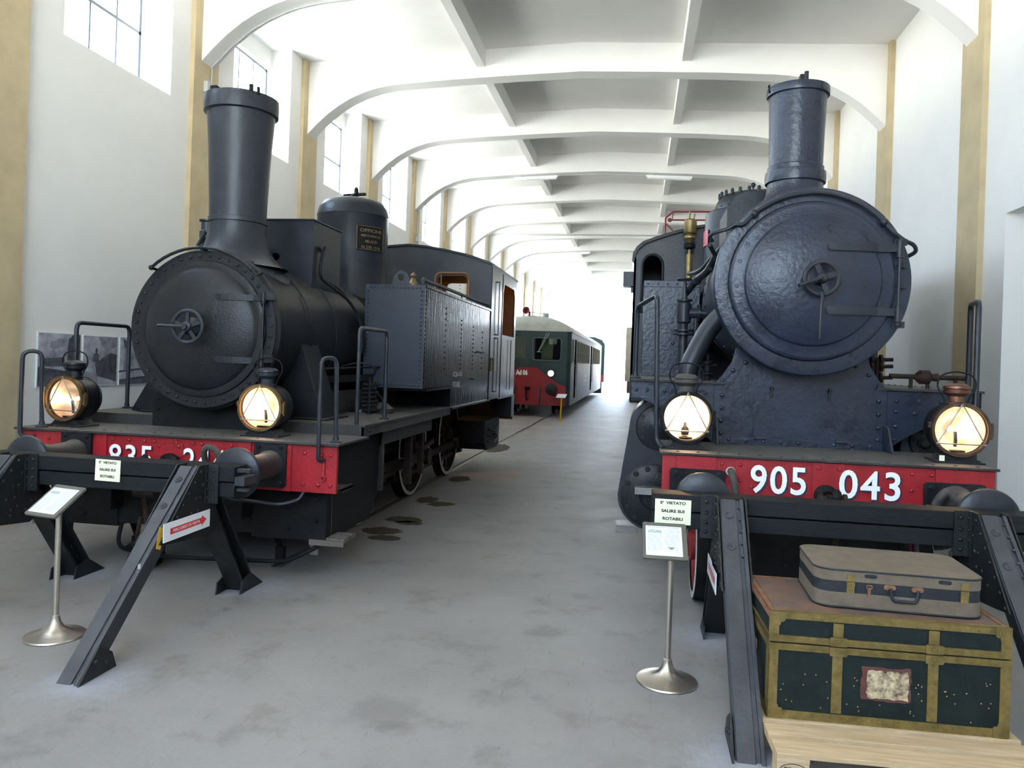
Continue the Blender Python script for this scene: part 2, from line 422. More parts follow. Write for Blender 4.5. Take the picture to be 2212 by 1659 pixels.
# left wall with deep window recesses
CEIL = 7.385
def ceilz(x): return CEIL+.21*(1-abs(x-XC)/HALF) if abs(x-XC) < HALF else CEIL-.21*(abs(x-XC)/HALF-1)
T0, T1 = -7.0, -6.40
bay = []
for k in range(K0, K1): bay.append((YK(k)+.99, YK(k)+2.94))       # recess extents between beam k and k+1
wl = MB()
wl.bb(T0, T1, YB-.2, YE, -.25, 5.32)
edges = [YB-.2]+[e for b in bay for e in b]+[YE]
for i in range(0, len(edges), 2): wl.bb(T0, T1, edges[i], edges[i+1], 5.32, 7.62)
for a, b in bay: wl.bb(T0, -6.78, a, b, 7.02, 7.62)
struct('wall_left', wl, 'plaster')
wr = MB()
RY0, RY1, RZ = 6.3, 9.36, 3.72
wr.bb(WR, 4.62, YB-.2, RY0, -.25, 7.62); wr.bb(WR, 4.62, RY1, YE, -.25, 7.62); wr.bb(WR, 4.62, RY0, RY1, RZ, 7.62)
wr.bb(4.55, 4.70, RY0, RY1, -.25, RZ)
struct('wall_right', wr, 'plaster')

# roof slabs: two shallow slopes
cl = MB()
L_ = [(T0-.1, ceilz(T0)), (XC, CEIL+.21), (4.7, ceilz(4.7)), (4.7, 8.1), (T0-.1, 8.1)]
cl.prism(L_, (0, YB-.2, 0), (1,0,0), (0,0,1), (0,1,0), YE-YB+.2)
struct('ceiling', cl, 'plaster')

# roof beams with arched undersides
half = [(0, 7.075), (1.2, 7.035), (2.4, 6.985), (3.3, 6.93), (3.55, 6.905), (3.8, 6.86), (4.05, 6.785), (4.3, 6.68), (4.52, 6.555), (4.74, 6.395), (4.95, 6.205), (5.13, 6.02)]
def soff(x):
    x = abs(x)
    for (a, p), (b, q) in zip(half, half[1:]):
        if x <= b: return p+(q-p)*(x-a)/(b-a)
    return 6.02
prof = [(-x, z) for x, z in half[::-1]]+[(x, z) for x, z in half[1:]]
tn = 2
for k in range(K0, K1+1):
    y = YK(k); b = MB()
    pts = [(XC+x, z) for x, z in prof]+[(WR+.05, 6.02), (WR+.05, 7.45), (XC, 7.72), (WL-.05, 7.45), (WL-.05, 6.02)]
    b.prism(pts, (0, y, 0), (1,0,0), (0,0,1), (0,1,0), .335)
    struct('trim_%d' % tn, b, 'plaster', sharp=20); tn += 1
for k in range(K0, K1+1):
    for x0, x1 in ((WL-.1, XL), (XR, WR+.1)):
        if k == K0 and x1 > 0: pass
        p = MB(); y = YK(k)
        p.bb(x0, x1, y-.175, y+.45, -.02, 7.43)
        if x0 > 0 and RY0 < y+.45 and y-.175 < RY1:
            p = MB(); p.bb(x0, x1, y-.175, y+.45, RZ, 7.43)
        struct('trim_%d' % tn, p, 'ochre'); tn += 1
for x0, x1 in ((-3.10, -2.945), (.555, .715)):
    r = MB(); r.bb(x0, x1, YB, YE-.3, 7.20, 7.6); struct('trim_%d' % tn, r, 'plaster'); tn += 1
# far gable: thin lintel above the open end, wings at the sides
g = MB(); g.prism([(WL, -.0), (WL+.25, 0), (WL+.25, 6.2), (XC, 6.95), (WR-.25, 6.2), (WR-.25, 0), (WR, 0), (WR, 7.5), (XC, 7.75), (WL, 7.5)], (0, YE-.05, 0), (1,0,0), (0,0,1), (0,1,0), .35)
struct('wall_far', g, 'plaster')
# wall behind the viewer: closed shed doors below a tall glazed gable opening
BX0, BX1, BZ0, BZ1 = -4.8, 1.0, 2.9, 7.0
g = MB(); g.prism([[(WL, 0), (WR, 0), (WR, 7.5), (XC, 7.75), (WL, 7.5)], [(BX0,BZ0),(BX1,BZ0),(BX1,BZ1),(BX0,BZ1)]], (0, YB-.2, 0), (1,0,0), (0,0,1), (0,1,0), .3)
struct('wall_near', g, 'plaster')
f = MB()
for i in range(9): x = BX0+(BX1-BX0)*i/8; f.bb(x-.02, x+.02, YB-.07, YB-.03, BZ0, BZ1)
for i in range(6): z = BZ0+(BZ1-BZ0)*i/5; f.bb(BX0, BX1, YB-.07, YB-.03, z-.02, z+.02)
w = struct('window_30', f, 'steelwin')
gl = MB(); gl.bb(BX0, BX1, YB-.054, YB-.046, BZ0, BZ1); gl.build('pane', 'pane', w)

# steel windows in the recesses
wn = 1
for (a, b) in bay:
    f = MB(); X = -6.89; z0, z1 = 5.30, 7.02
    for y in (a+.02, b-.02): f.bb(X-.02, X+.02, y-.022, y+.022, z0, z1)
    for i in (1, 2, 3): f.bb(X-.018, X+.018, a+(b-a)*i/4-.014, a+(b-a)*i/4+.014, z0, z1)
    for z in (z0+.02, 6.17, z1-.02): f.bb(X-.02, X+.02, a, b, z-.02, z+.02)
    w = struct('window_%d' % wn, f, 'steelwin')
    gl = MB(); gl.bb(X-.004, X+.004, a+.03, b-.03, z0+.03, z1-.03); gl.build('pane', 'pane', w)
    # closing frame line of wall outside the glass is the wall itself
    wn += 1

# ---------------------------------------------------------------- light
W = bpy.data.worlds.new('overcast'); S.world = W; W.use_nodes = True
nt = W.node_tree; N = nt.nodes; L = nt.links
bg = N['Background']; tc = N.new('ShaderNodeTexCoord'); sp = N.new('ShaderNodeSeparateXYZ'); L.new(tc.outputs['Generated'], sp.inputs[0])
r = N.new('ShaderNodeValToRGB'); mr = N.new('ShaderNodeMapRange'); mr.inputs['From Min'].default_value = -1; mr.inputs['From Max'].default_value = 1
L.new(sp.outputs['Z'], mr.inputs[0]); L.new(mr.outputs[0], r.inputs[0])
e = r.color_ramp.elements; e[0].position = 0; e[0].color = (1.9,1.82,1.66,1); e[1].position = 1; e[1].color = (.42,.62,1.,1)
q = e.new(.485); q.color = (1.9,1.84,1.7,1); q = e.new(.52); q.color = (.80,.90,1.,1); q = e.new(.68); q.color = (.64,.79,1.,1)
L.new(r.outputs[0], bg.inputs[0]); bg.inputs[1].default_value = WORLD
def portal(loc, R, sx, sy):
    l = bpy.data.lights.new('portal', 'AREA'); l.shape = 'RECTANGLE'; l.size = sx; l.size_y = sy; l.cycles.is_portal = True
    o = bpy.data.objects.new('daylight_portal', l); o.location = loc; o.rotation_euler = R; COL.objects.link(o)
for (a, b) in bay: portal((-7.02, (a+b)/2, 6.2), (0, radians(-90), 0), 1.9, 1.95)
portal((XC, YE+.4, 3.4), (radians(-90), 0, 0), 10.4, 6.9)
portal(((BX0+BX1)/2, YB-.3, (BZ0+BZ1)/2), (radians(90), 0, 0), BX1-BX0, BZ1-BZ0)
S.view_settings.view_transform = 'Standard'; S.view_settings.look = 'None'; S.view_settings.exposure = EXPOSURE; S.view_settings.gamma = 1
S.cycles.use_denoising = True
S.cycles.max_bounces = 10; S.cycles.diffuse_bounces = 6; S.cycles.glossy_bounces = 4; S.cycles.transparent_max_bounces = 16
S.cycles.caustics_reflective = False; S.cycles.caustics_refractive = False
S.cycles.sample_clamp_indirect = 8
# ================================================================== shared locomotive pieces
FY = (0, -1, 0)
def buffer(root, x, yb, yh, z, R=.188, plate='black', head='slate2', barrel='dusty', pw=.34, ph=.30, r0=.155, r1=.105):
    b = MB(); b.prism(rrect(x-pw/2, x+pw/2, z-ph/2, z+ph/2, .03), (0, yb-.035, 0), (1,0,0), (0,0,1), (0,1,0), .035)
    for a in (-1, 1):
        for c in (-1, 1): b.bolt((x+a*(pw/2-.045), yb-.035, z+c*(ph/2-.04)), FY, .017, .016)
    p = b.build('buffer_plate', plate, root, bevel=.004)
    s = MB(); l = yb-yh
    s.lathe([(r0,0),(r0,.03),(r0*.9,.06),(r0*.84,l*.45),(r1*1.1,l*.72),(r1*1.1,l*.76),(r1*.8,l*.77),(r1*.8,l-.03)], (x, yb-.03, z), FY, 32)
    bb = s.build('buffer_barrel', barrel, root)
    h = MB(); h.lathe([(0,.052),(R*.5,.047),(R*.85,.036),(R*.97,.024),(R,.012),(R,0),(R*.9,-.012),(R*.3,-.03),(0,-.03)], (x, yh+.05, z), FY, 48)
    h.build('buffer_head', head, root)
def spoked_wheel(root, xf, y, r, side, rim='offwhite', centre='rustdark', tw=.13, nsp=12, bal=True):
    """xf = x of the outer face, side = -1 outer face looks to -x"""
    d = (side, 0, 0); o = (xf-side*tw, y, r)
    t = MB(); t.lathe([(r-.06,tw-.004),(r-.002,tw-.012),(r,tw-.03),(r,.03),(r+.028,.022),(r+.028,0),(r-.07,0),(r-.07,tw-.004)], o, d, 56)
    w = MB()
    w.lathe([(r-.115,.03),(r-.06,.03),(r-.06,tw-.02),(r-.115,tw-.02),(r-.115,.03)], o, d, 56)
    w.lathe([(0,-.05),(.12,-.05),(.12,tw+.01),(.09,tw+.03),(0,tw+.03)], o, d, 24)
    for i in range(nsp):
        a = 2*pi*i/nsp; w.bar((xf-side*tw*.5, y+cos(a)*.1, r+sin(a)*.1), (xf-side*tw*.5, y+cos(a)*(r-.1), r+sin(a)*(r-.1)), .05, .035, (1,0,0))
    wo = w.build('wheel', centre, root)
    to = t.build('tyre', 'dark', wo)
    f = MB(); f.lathe([(r-.058,tw-.003),(r-.012,tw-.006),(r-.012,tw-.009),(r-.058,tw-.009)], o, d, 56, closed=True); f.build('rim_paint', rim, wo)
    return wo
def hose(root, pts, r=.028, m='rubber', name='brake_hose', metal=True):
    b = MB(); P = smooth_path(pts, 8); b.tube(P, r, 12)
    o = b.build(name, m, root)
    if metal:
        c = MB(); c.cyl(P[0], P[0]+(P[3]-P[0])*1.2, r*1.35, n=12); c.build('hose_clamp', 'steel', o)
    c = MB(); c.cyl(P[-4], P[-1], r*1.35, n=12); c.build('hose_clamp', 'steel', o)
    return o
def rivet_line(b, p0, p1, n, d, r=.011):
    p0 = Vector(p0); p1 = Vector(p1)
    for i in range(n): b.rivet(p0+(p1-p0)*(i/(n-1) if n > 1 else 0), d, r)
def drop(root, name, m, pts, r=.02, rad=.08, feet=False):
    b = MB(); b.tube(bent(pts, rad), r, 12)
    if feet:
        for p in feet: b.lathe([(0,0),(.05,0),(.05,.012),(.025,.02),(.022,.05)], p, (0,0,1), 12)
    return b.build(name, m, root)

# ------------------------------------------------------------------ oil lanterns
def make_lantern(label, loc, rz, metal, rim, cap, burner=1, glowx=.03, power=60., paper=False, base='black'):
    """glass looks to local -y, base at z=0"""
    t = thing('locomotive_lantern', label, 'lantern', loc, 'round head lanterns on the buffer beams')
    t.rotation_euler.z = rz
    def B(mb, n, m, par=t, **k): return mb.build(n, m, par, off=(0,0,0), **k) if par is None else _b(mb, n, m, par, **k)
    def _b(mb, n, m, par, **k):
        o = mb.build(n, m, None, off=(0,0,0), **k); o.location = (0,0,0); o.parent = par; return o
    zc = .243
    b = MB(); b.lathe([(.178,.0),(.182,.02),(.182,.22),(.16,.255),(.10,.275),(0,.28),(0,.27),(.095,.265),(.15,.245),(.174,.215),(.172,0)], (0,.0,zc), (0,1,0), 48, closed=True)
    for a in (.06, .21): b.ring((0, a, zc), (0,1,0), .183, .004, 48, 6)
    body = _b(b, 'lantern_body', metal, t)
    r = MB(); r.lathe([(.176,-.03),(.197,-.03),(.200,-.018),(.197,.02),(.183,.024),(.176,.01)], (0,0,zc), (0,1,0), 56, closed=True)
    r.box((.205, .0, zc), (.02, .035, .09)); r.cyl((.208,0,zc-.06), (.208,0,zc+.06), .008, n=10)
    r.box((-.203, .0, zc+.03), (.02, .03, .04))
    _b(r, 'lens_rim', rim, t)
    g = MB(); g.lathe([(0,-.012),(.10,-.009),(.178,0),(.178,.004),(.10,-.005),(0,-.008)], (0,-.012,zc), (0,1,0), 48)
    _b(g, 'glass', 'lens', t)
    f = MB(); f.lathe([(.174,.0),(.168,.05),(.145,.11),(.11,.155),(.06,.18),(0,.19)], (0,.005,zc), (0,1,0), 48)
    _b(f, 'reflector', 'reflector', t)
    bu = MB()
    if burner: bu.lathe([(0,0),(.026,0),(.032,.02),(.03,.05),(.014,.07),(.011,.10),(0,.10)], (0,.09,zc-.14), (0,0,1), 16)
    else: bu.tube([(0,.10,zc-.13),(.002,.095,zc-.09),(-.004,.09,zc-.02)], .012, 10)
    _b(bu, 'burner', 'dark', t)
    s = MB(); s.sph((glowx, .10, zc+.0), .017, 12); _b(s, 'bulb', 'flame', t)
    l = bpy.data.lights.new('lantern_light', 'POINT'); l.energy = power; l.color = (1.,.68,.38); l.shadow_soft_size = .018
    lo = bpy.data.objects.new('lantern_light', l); COL.objects.link(lo); lo.parent = t; lo.location = (glowx, .07, zc+.0)
    w = MB(); k = .188
    A = [Vector((k*cos(a), -.036, zc+k*sin(a))) for a in (pi/2, pi*1.5-1.0, pi*1.5+1.0)]
    for i in range(3): w.tube([A[i], A[(i+1) % 3]], .0045, 8)
    for p in A: w.sph(p, .008, 8)
    _b(w, 'guard_wire', 'steel', t)
    c = MB(); z = zc+.165
    c.lathe([(.07,0),(.066,.03),(.058,.035),(.058,.075),(.064,.08),(.072,.085),(.088,.10),(.090,.118),(.084,.128),(.092,.134),(.090,.15),(.06,.168),(0,.172)], (0,.10,z), (0,0,1), 32)
    for i in range(12):
        a = 2*pi*i/12; c.box((.0875*cos(a), .10+.0875*sin(a), z+.124), (.012,.012,.006), rz=a)
    _b(c, 'chimney', cap, t)
    h = MB(); pts = [(-.075,.10,z-.01),(-.085,.10,z+.06),(-.125,.10,z+.13),(-.125,.10,z+.19),(-.09,.10,z+.235),(0,.10,z+.255),(.09,.10,z+.235),(.125,.10,z+.19),(.125,.10,z+.13),(.085,.10,z+.06),(.075,.10,z-.01)]
    h.tube(smooth_path(pts, 5), .0055, 8); _b(h, 'carrying_handle', 'dark', t)
    q = MB(); q.prism([(-.10,.055),(.10,.055),(.15,0),(-.15,0)], (0, 0, 0), (1,0,0), (0,0,1), (0,1,0), .20)
    q.box((0,.1,.006), (.34,.24,.012)); q.bb(-.05,.05,.03,.17,.05,.09)
    for a in (-1, 1): q.bolt((a*.14, .02, .012), (0,0,1), .01, .01)
    _b(q, 'foot', base, t, bevel=.003)
    if paper:
        p = MB(); p.box((-.115,-.003,.03), (.035,.004,.045)); _b(p, 'paper_tag', 'cream', t)
    return t

# ================================================================== 905.043, right hand locomotive
X0 = 1.324; YBM = 5.80
R9 = thing('steam_locomotive', 'blue-black tank locomotive with the big smooth smokebox door, numbered 905 043 on its red beam', 'locomotive', (X0, YBM, 0))
def x9(a): return X0+a
b = MB(); b.bb(x9(-1.13), x9(1.14), 5.80, 5.84, .915, 1.225)
b.bb(x9(-1.03), x9(-.74), 5.785, 5.80, 1.12, 1.222); b.bb(x9(.75), x9(1.03), 5.785, 5.80, 1.12, 1.222); b.bb(x9(-.07), x9(.15), 5.785, 5.80, .915, 1.222)
for x in (-.70,-.57,.60,.73):
    for z in (.955, 1.06, 1.175): b.rivet((x9(x), 5.80, z), FY, .016)
for x in (-.49,.52): b.rivet((x9(x), 5.80, 1.02), FY, .016); b.rivet((x9(x), 5.80, 1.12), FY, .016)
for x in (-.03, .11): b.bolt((x9(x), 5.785, 1.185), FY, .015, .012)
for x in (-.95,-.6,-.3,.0,.3,.6,.95): b.rivet((x9(x), 5.80, .935), FY, .012)
bm = b.build('buffer_beam', 'red', R9, bevel=.003)
for s, xa, xb in (('905', .825, 1.21), ('043', 1.435, 1.845)):
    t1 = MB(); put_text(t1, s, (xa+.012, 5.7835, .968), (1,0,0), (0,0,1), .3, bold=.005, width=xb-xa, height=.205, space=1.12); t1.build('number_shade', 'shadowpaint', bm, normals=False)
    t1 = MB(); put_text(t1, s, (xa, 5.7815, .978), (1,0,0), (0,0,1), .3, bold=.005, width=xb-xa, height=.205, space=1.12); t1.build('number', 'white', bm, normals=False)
b = MB(); b.bb(x9(-1.15), x9(1.155), 5.765, 6.72, 1.226, 1.244)
for i in range(15): b.rivet((x9(-1.02+i*.147), 5.83, 1.244), (0,0,1), .015, .009)
for i in range(9): b.rivet((x9(-.5+i*.13), 6.62, 1.244), (0,0,1), .015, .009)
for x in (-.1,-.02,.06,.14): b.rivet((x9(x), 5.92, 1.244), (0,0,1), .015, .009)
b.build('front_platform', 'dusty', R9, bevel=.003)
for x, r0 in ((-.875, .12), (.875, .13)): buffer(R9, x9(x), 5.80, 5.215, .985, R=.19, plate='black', head='slate2', barrel='dusty', r0=r0, r1=.085, pw=.40, ph=.29)
# draw hook and screw coupling
b = MB(); cx = x9(.02)
b.lathe([(.07,0),(.085,.02),(.085,.04),(.05,.05),(.045,.1)], (cx, 5.785, .985), FY, 20)
b.tube(smooth_path([(cx,5.70,.985),(cx,5.60,.985),(cx,5.52,.99),(cx,5.46,1.01),(cx,5.45,1.05),(cx,5.47,1.075)],5), [.035]*20+[.03,.028,.026,.022,.02,.015], 12)
b.tube(smooth_path([(cx,5.60,.95),(cx,5.52,.93),(cx,5.47,.95)],5), .03, 10)
b.build('draw_hook', 'dark', R9)
b = MB()
for s in (-1, 1): b.tube(smooth_path([(cx+s*.05,5.60,1.0),(cx+s*.06,5.52,.99),(cx+s*.065,5.47,.93),(cx+s*.06,5.46,.84),(cx+s*.05,5.46,.78)],5), .018, 10); b.lathe([(0,0),(.05,0),(.05,.02),(0,.02)], (cx+s*.07,5.57,.99), (s,0,0), 16)
b.cyl((cx-.07,5.46,.78), (cx+.07,5.46,.78), .022, n=12); b.cyl((cx,5.46,.78), (cx,5.47,.5), .02, n=12)
for s in (-1, 1): b.tube([(cx+s*.04,5.47,.5),(cx+s*.045,5.46,.36)], .014, 8)
b.build('screw_coupling', 'rustdark', R9)
hose(R9, [(x9(-.64),5.79,1.12),(x9(-.64),5.74,1.13),(x9(-.635),5.68,1.10),(x9(-.62),5.66,1.02),(x9(-.61),5.66,.85)], .026)
hose(R9, [(x9(.70),5.79,.93),(x9(.70),5.68,.95),(x9(.72),5.62,1.04),(x9(.76),5.60,1.09),(x9(.81),5.60,1.03),(x9(.83),5.60,.85),(x9(.83),5.62,.62)], .03)
# central stretcher plate, saddle
b = MB()
o = [(-.69,1.244),(-.69,1.60),(-.69,1.74),(-.62,1.82),(-.55,1.93),(-.52,2.05),(.52,2.05),(.55,1.93),(.62,1.82),(.69,1.74),(.69,1.60),(.69,1.244)]
b.prism(o, (X0, 6.70, 0), (1,0,0), (0,0,1), (0,1,0), .05)
for s in (-1, 1):
    for z in (1.33,1.43,1.54,1.65,1.77): b.rivet((x9(s*.625), 6.70, z), FY, .020, .018)
    b.rivet((x9(s*.54), 6.70, 1.86), FY, .020, .018); b.rivet((x9(s*.44), 6.70, 1.93), FY, .020, .018)
    b.prism([(0,1.244),(0,1.46),(-.12,1.46-.02),(-.26,1.246)], (x9(s*.66), 6.70, 0), (0,1,0), (0,0,1), (s,0,0), .018)
b.bb(x9(-.66), x9(.66), 6.665, 6.70, 1.244, 1.30)
for i in range(9): b.rivet((x9(-.56+i*.14), 6.665, 1.275), FY, .017, .015)
sd = b.build('saddle_plate', 'slate', R9, bevel=.003)
b = MB(); b.prism([(-.36,1.285),(.39,1.285),(.39,1.56),(.35,1.63),(.24,1.69),(0.02,1.715),(-.21,1.69),(-.32,1.63),(-.36,1.56)], (X0, 6.688, 0), (1,0,0), (0,0,1), (0,1,0), .012)
b.build('access_hatch', 'slate', sd)
for s in (-.31, .335):
    h = MB(); h.bb(x9(s)-.04, x9(s)+.04, 6.66, 6.688, 1.285, 1.32); h.cyl((x9(s)-.045,6.66,1.30),(x9(s)+.045,6.66,1.30), .013, n=10); h.build('hatch_hinge', 'slate2', sd)
for s in (-.22, .24):
    h = MB(); h.rivet((x9(s), 6.688, 1.72), FY, .02, .02); h.tube([(x9(s),6.675,1.71),(x9(s)-.01,6.67,1.64)], .008, 8); h.build('hatch_catch', 'black', sd)
# valances and running boards
for s in (-1, 1):
    v = MB(); cut = arcpts(lambda t: (.70+.62*sin(t*pi/2)*1., 1.255+.345*(1-(1-sin(t*pi/2))**1.0)*1. if False else 1.255+.345*(1-cos(t*pi/2))**.0*sin(t*pi/2)**.0*(1-(1-t)**2)**.9), 8)
    pts = [(.69,1.74),(1.39,1.74),(1.39,1.60)]+[(a, z) for a, z in cut[::-1]]+[(.69,1.244)]
    v.prism([(s*a, z) for a, z in pts], (X0, 6.70, 0), (1,0,0), (0,0,1), (0,1,0), .02)
    for a, z in ((.76,1.66),(.93,1.66),(1.10,1.665),(1.25,1.665),(1.34,1.665),(.76,1.57),(.76,1.45),(.75,1.34),(.90,1.56)): v.rivet((x9(s*a), 6.70, z), FY, .017, .015)
    v.build('valance', 'slate', R9)
    r = MB(); r.bb(x9(s*.60), x9(s*1.405), 6.66, 12.7, 1.742, 1.762); r.bb(x9(s*1.385), x9(s*1.40), 6.70, 12.7, 1.60, 1.742)
    for i in range(12): r.rivet((x9(s*1.33), 6.8+i*.2, 1.762), (0,0,1), .013, .008)
    r.build('running_board', 'dusty', R9)
# smokebox
ZS = 2.590
b = MB(); b.lathe([(0,-.01),(.632,-.01),(.640,.0),(.735,.0),(.746,-.004),(.752,-.014),(.752,-.06),(.715,-.065),(.715,-1.45),(.0,-1.45)], (X0, 6.40, ZS), FY, 96)
sb = b.build('smokebox', 'slate', R9)
b = MB()
b.lathe([(.628,-.02),(.632,.018),(.628,.036),(.612,.044),(.60,.046),(.525,.050),(.515,.056),(.508,.070),(.40,.112),(.25,.138),(.10,.150),(0,.152)], (X0, 6.40, ZS), FY, 96)
for a in (150,165,185,200,300,335,25,50,130): b.ring((x9(.575*cos(radians(a))), 6.352, ZS+.575*sin(radians(a))), FY, .012, .0035, 12, 6)
dr = b.build('smokebox_door', 'slate', sb)
def y2(q, zz):
    rr = sqrt(q*q+zz*zz); pf = [(0,.152),(.10,.150),(.25,.138),(.40,.112),(.508,.070),(.53,.050),(.63,.045),(1.,.045)]
    for (r0, h0), (r1, h1) in zip(pf, pf[1:]):
        if rr <= r1: return 6.40-(h0+(h1-h0)*(rr-r0)/(r1-r0))-.012
    return 6.34
for z in (ZS+.262, ZS-.235):
    h = MB(); n = 10; q = z-ZS
    for i in range(n):
        a = .12+.50*i/n; c = .12+.50*(i+1)/n; wv = .030+.004*(1-i/n)
        h.bar((x9(a), y2(a, q), z), (x9(c)+.004, y2(c, q), z), .026, 2*wv, (0,0,1))
    h.cyl((x9(.12), y2(.12, q)+.013, z), (x9(.12), y2(.12, q)-.013, z), .034, n=14)
    h.cyl((x9(.635), 6.335, z-.075), (x9(.635), 6.335, z+.045), .027, n=14)
    h.build('hinge_strap', 'slate2', dr)
h = MB(); h.cyl((x9(.635),6.335,ZS-.36),(x9(.635),6.335,ZS+.34), .013, n=12)
for z in (ZS+.31, ZS-.33): h.bar((x9(.60),6.36,z),(x9(.69),6.36,z), .03, .05); h.sph((x9(.635),6.335,z), .026, 12)
for z in (ZS+.13, ZS-.03): h.bolt((x9(.69), 6.40, z), FY, .022, .022); h.bar((x9(.635),6.36,z),(x9(.69),6.39,z), .02, .03)
h.build('hinge_pin', 'slate2', dr)
w = MB(); wc = Vector((x9(.03), 6.165, ZS+.0))
w.ring(wc, FY, .124, .019, 40, 10)
for i in range(4):
    a = radians(20+i*90); w.bar(wc+Vector((cos(a)*.03,0,sin(a)*.03)), wc+Vector((cos(a)*.12,0,sin(a)*.12)), .04, .02, (0,1,0))
w.lathe([(.045,-.09),(.045,.01),(.035,.03),(.022,.035),(.022,.06),(0,.062)], wc, FY, 20)
w.build('locking_wheel', 'slate2', dr)
w = MB(); w.tube([wc+Vector((0,-.05,0)), wc+Vector((-.02,-.055,-.005)), wc+Vector((-.185,-.10,-.070))], .016, 10)
p0 = wc+Vector((.0,-.02,-.118)); w.sph(p0, .018, 10); w.tube([p0, p0+Vector((.0,-.02,-.035)), p0+Vector((-.008,-.03,-.10)), p0+Vector((-.012,-.03,-.35))], .0125, 8)
w.build('locking_lever', 'slate2', dr)
# handrail looping over the smokebox front
b = MB(); ar = []
for a in [148,140,130,120,110,100,90,80,70,60,50,42,36]: ar.append((x9(.70*cos(radians(a))), 6.36, ZS+.70*sin(radians(a))))
pts = [(x9(-.765),6.50,ZS+.33),(x9(-.79),6.44,ZS+.36),(x9(-.75),6.40,ZS+.385),(x9(-.66),6.38,ZS+.41)]+[(x9(-.60),6.365,ZS+.445)]+ar[1:]+[(x9(.615),6.36,ZS+.37),(x9(.68),6.37,ZS+.325),(x9(.75),6.39,ZS+.295),(x9(.775),6.42,ZS+.25),(x9(.74),6.48,ZS+.22)]
b.tube(smooth_path(pts, 5), .016, 10)
for a in (130.5, 42): b.sph((x9(.70*cos(radians(a))), 6.36, ZS+.70*sin(radians(a))), .032, 14); b.cyl((x9(.70*cos(radians(a))), 6.36, ZS+.70*sin(radians(a))), (x9(.70*cos(radians(a))), 6.42, ZS+.70*sin(radians(a))), .013, n=10)
b.build('handrail', 'slate2', R9)
# chimney
b = MB(); zc_ = [(.37,3.20),(.335,3.30),(.285,3.37),(.25,3.44),(.237,3.53),(.237,3.545),(.258,3.55),(.262,3.60),(.258,3.645),(.240,3.655),(.242,3.69),(.225+.005,3.70),(.236,4.0),(.247,4.30),(.247,4.325),(.268,4.33),(.272,4.36),(.268,4.40),(.25,4.405),(.23,4.40),(.22,4.0),(.21,3.4)]
b.lathe([(r_, z_) for r_, z_ in zc_], (X0, 7.2, 0), (0,0,1), 64)
ch = b.build('chimney', 'slate', R9)
b = MB(); b.lathe([(0,4.415),(.25,4.405),(.25,4.40)], (X0,7.2,0), (0,0,1), 48); b.bb(X0-.03, X0+.03, 6.95, 7.03, 4.40, 4.45); b.cyl((X0+.02,6.95,4.36),(X0+.02,6.95,4.47), .018, n=10)
for i in range(3): b.bolt((X0-.25, 7.12+i*.02, 4.36+i*.03), (-1,0,.2), .014, .014)
b.build('chimney_lid', 'black', ch)
# boiler, casing, dome
b = MB(); b.lathe([(.0,0),(.655,0),(.655,.02),(.63,.03),(.63,1.2),(.638,1.2),(.638,1.24),(.63,1.24),(.63,2.9),(0,2.9)], (X0, 7.80, ZS), (0,1,0), 72)
for i in range(40):
    a = 2*pi*i/40
    for yy_ in (7.76, 7.70): b.rivet((X0+.715*cos(a), yy_, ZS+.715*sin(a)), (cos(a),0,sin(a)), .014)
b.build('boiler', 'slate2', R9)
b = MB(); b.prism([(-.50,3.0),(.50,3.0),(.50,3.50),(.44,3.62),(.34,3.675),(-.34,3.675),(-.44,3.62),(-.50,3.50)], (X0, 8.0, 0), (1,0,0), (0,0,1), (0,1,0), .72)
b.build('sand_box', 'slate2', R9, bevel=.01)
b = MB(); YD = 9.45
b.lathe([(.60,3.0),(.60,3.70),(.585,3.72),(.50,3.72),(.50,3.76),(.48,3.84),(.42,3.92),(.40,3.93),(0,3.95)], (X0, YD, 0), (0,0,1), 56)
for i in range(26):
    a = 2*pi*i/26; b.lathe([(.021,0),(.021,.05),(.012,.065),(0,.065)], (X0+.44*cos(a), YD+.44*sin(a), 3.90), (0,0,1), 6)
    b.rivet((X0+.50*cos(a), YD+.50*sin(a), 3.77), (cos(a),sin(a),0), .012)
b.sph((X0-.1, YD-.3, 4.0), .03, 10); b.cyl((X0-.1,YD-.3,3.93),(X0-.1,YD-.3,4.0), .012, n=8)
dm = b.build('steam_dome', 'slate2', R9)
b = MB()
pl = [(X0+.605*cos(a), YD+.605*sin(a)) for a in [radians(175+i*4) for i in range(7)]]
for (xa, ya), (xb, yb) in zip(pl, pl[1:]): b.add([(xa,ya,3.32),(xb,yb,3.32),(xb,yb,3.50),(xa,ya,3.50),(xa*.999-.008,ya,3.32),(xb-.008,yb-.002,3.32),(xb-.008,yb-.002,3.50),(xa-.008,ya,3.50)], [(4,5,6,7),(0,1,5,4),(2,3,7,6)])
b.build('number_plaque', 'plaquered', dm)
# side tanks
for s in (-1, 1):
    t = MB(); t.bb(x9(s*.66), x9(s*1.295), 9.1, 10.6, 1.762, 2.86); t.bb(x9(s*.66), x9(s*1.30), 9.09, 10.6, 2.80, 2.875)
    rivet_line(t, (x9(s*1.25), 9.09, 2.835), (x9(s*.70), 9.09, 2.835), 6, FY, .012)
    t.bolt((x9(s*.95), 9.1, 2.15), FY, .016, .015); t.bb(x9(s*.66), x9(s*1.33), 9.06, 9.1, 1.762, 1.80)
    t.build('side_tank', 'slate', R9, bevel=.006)
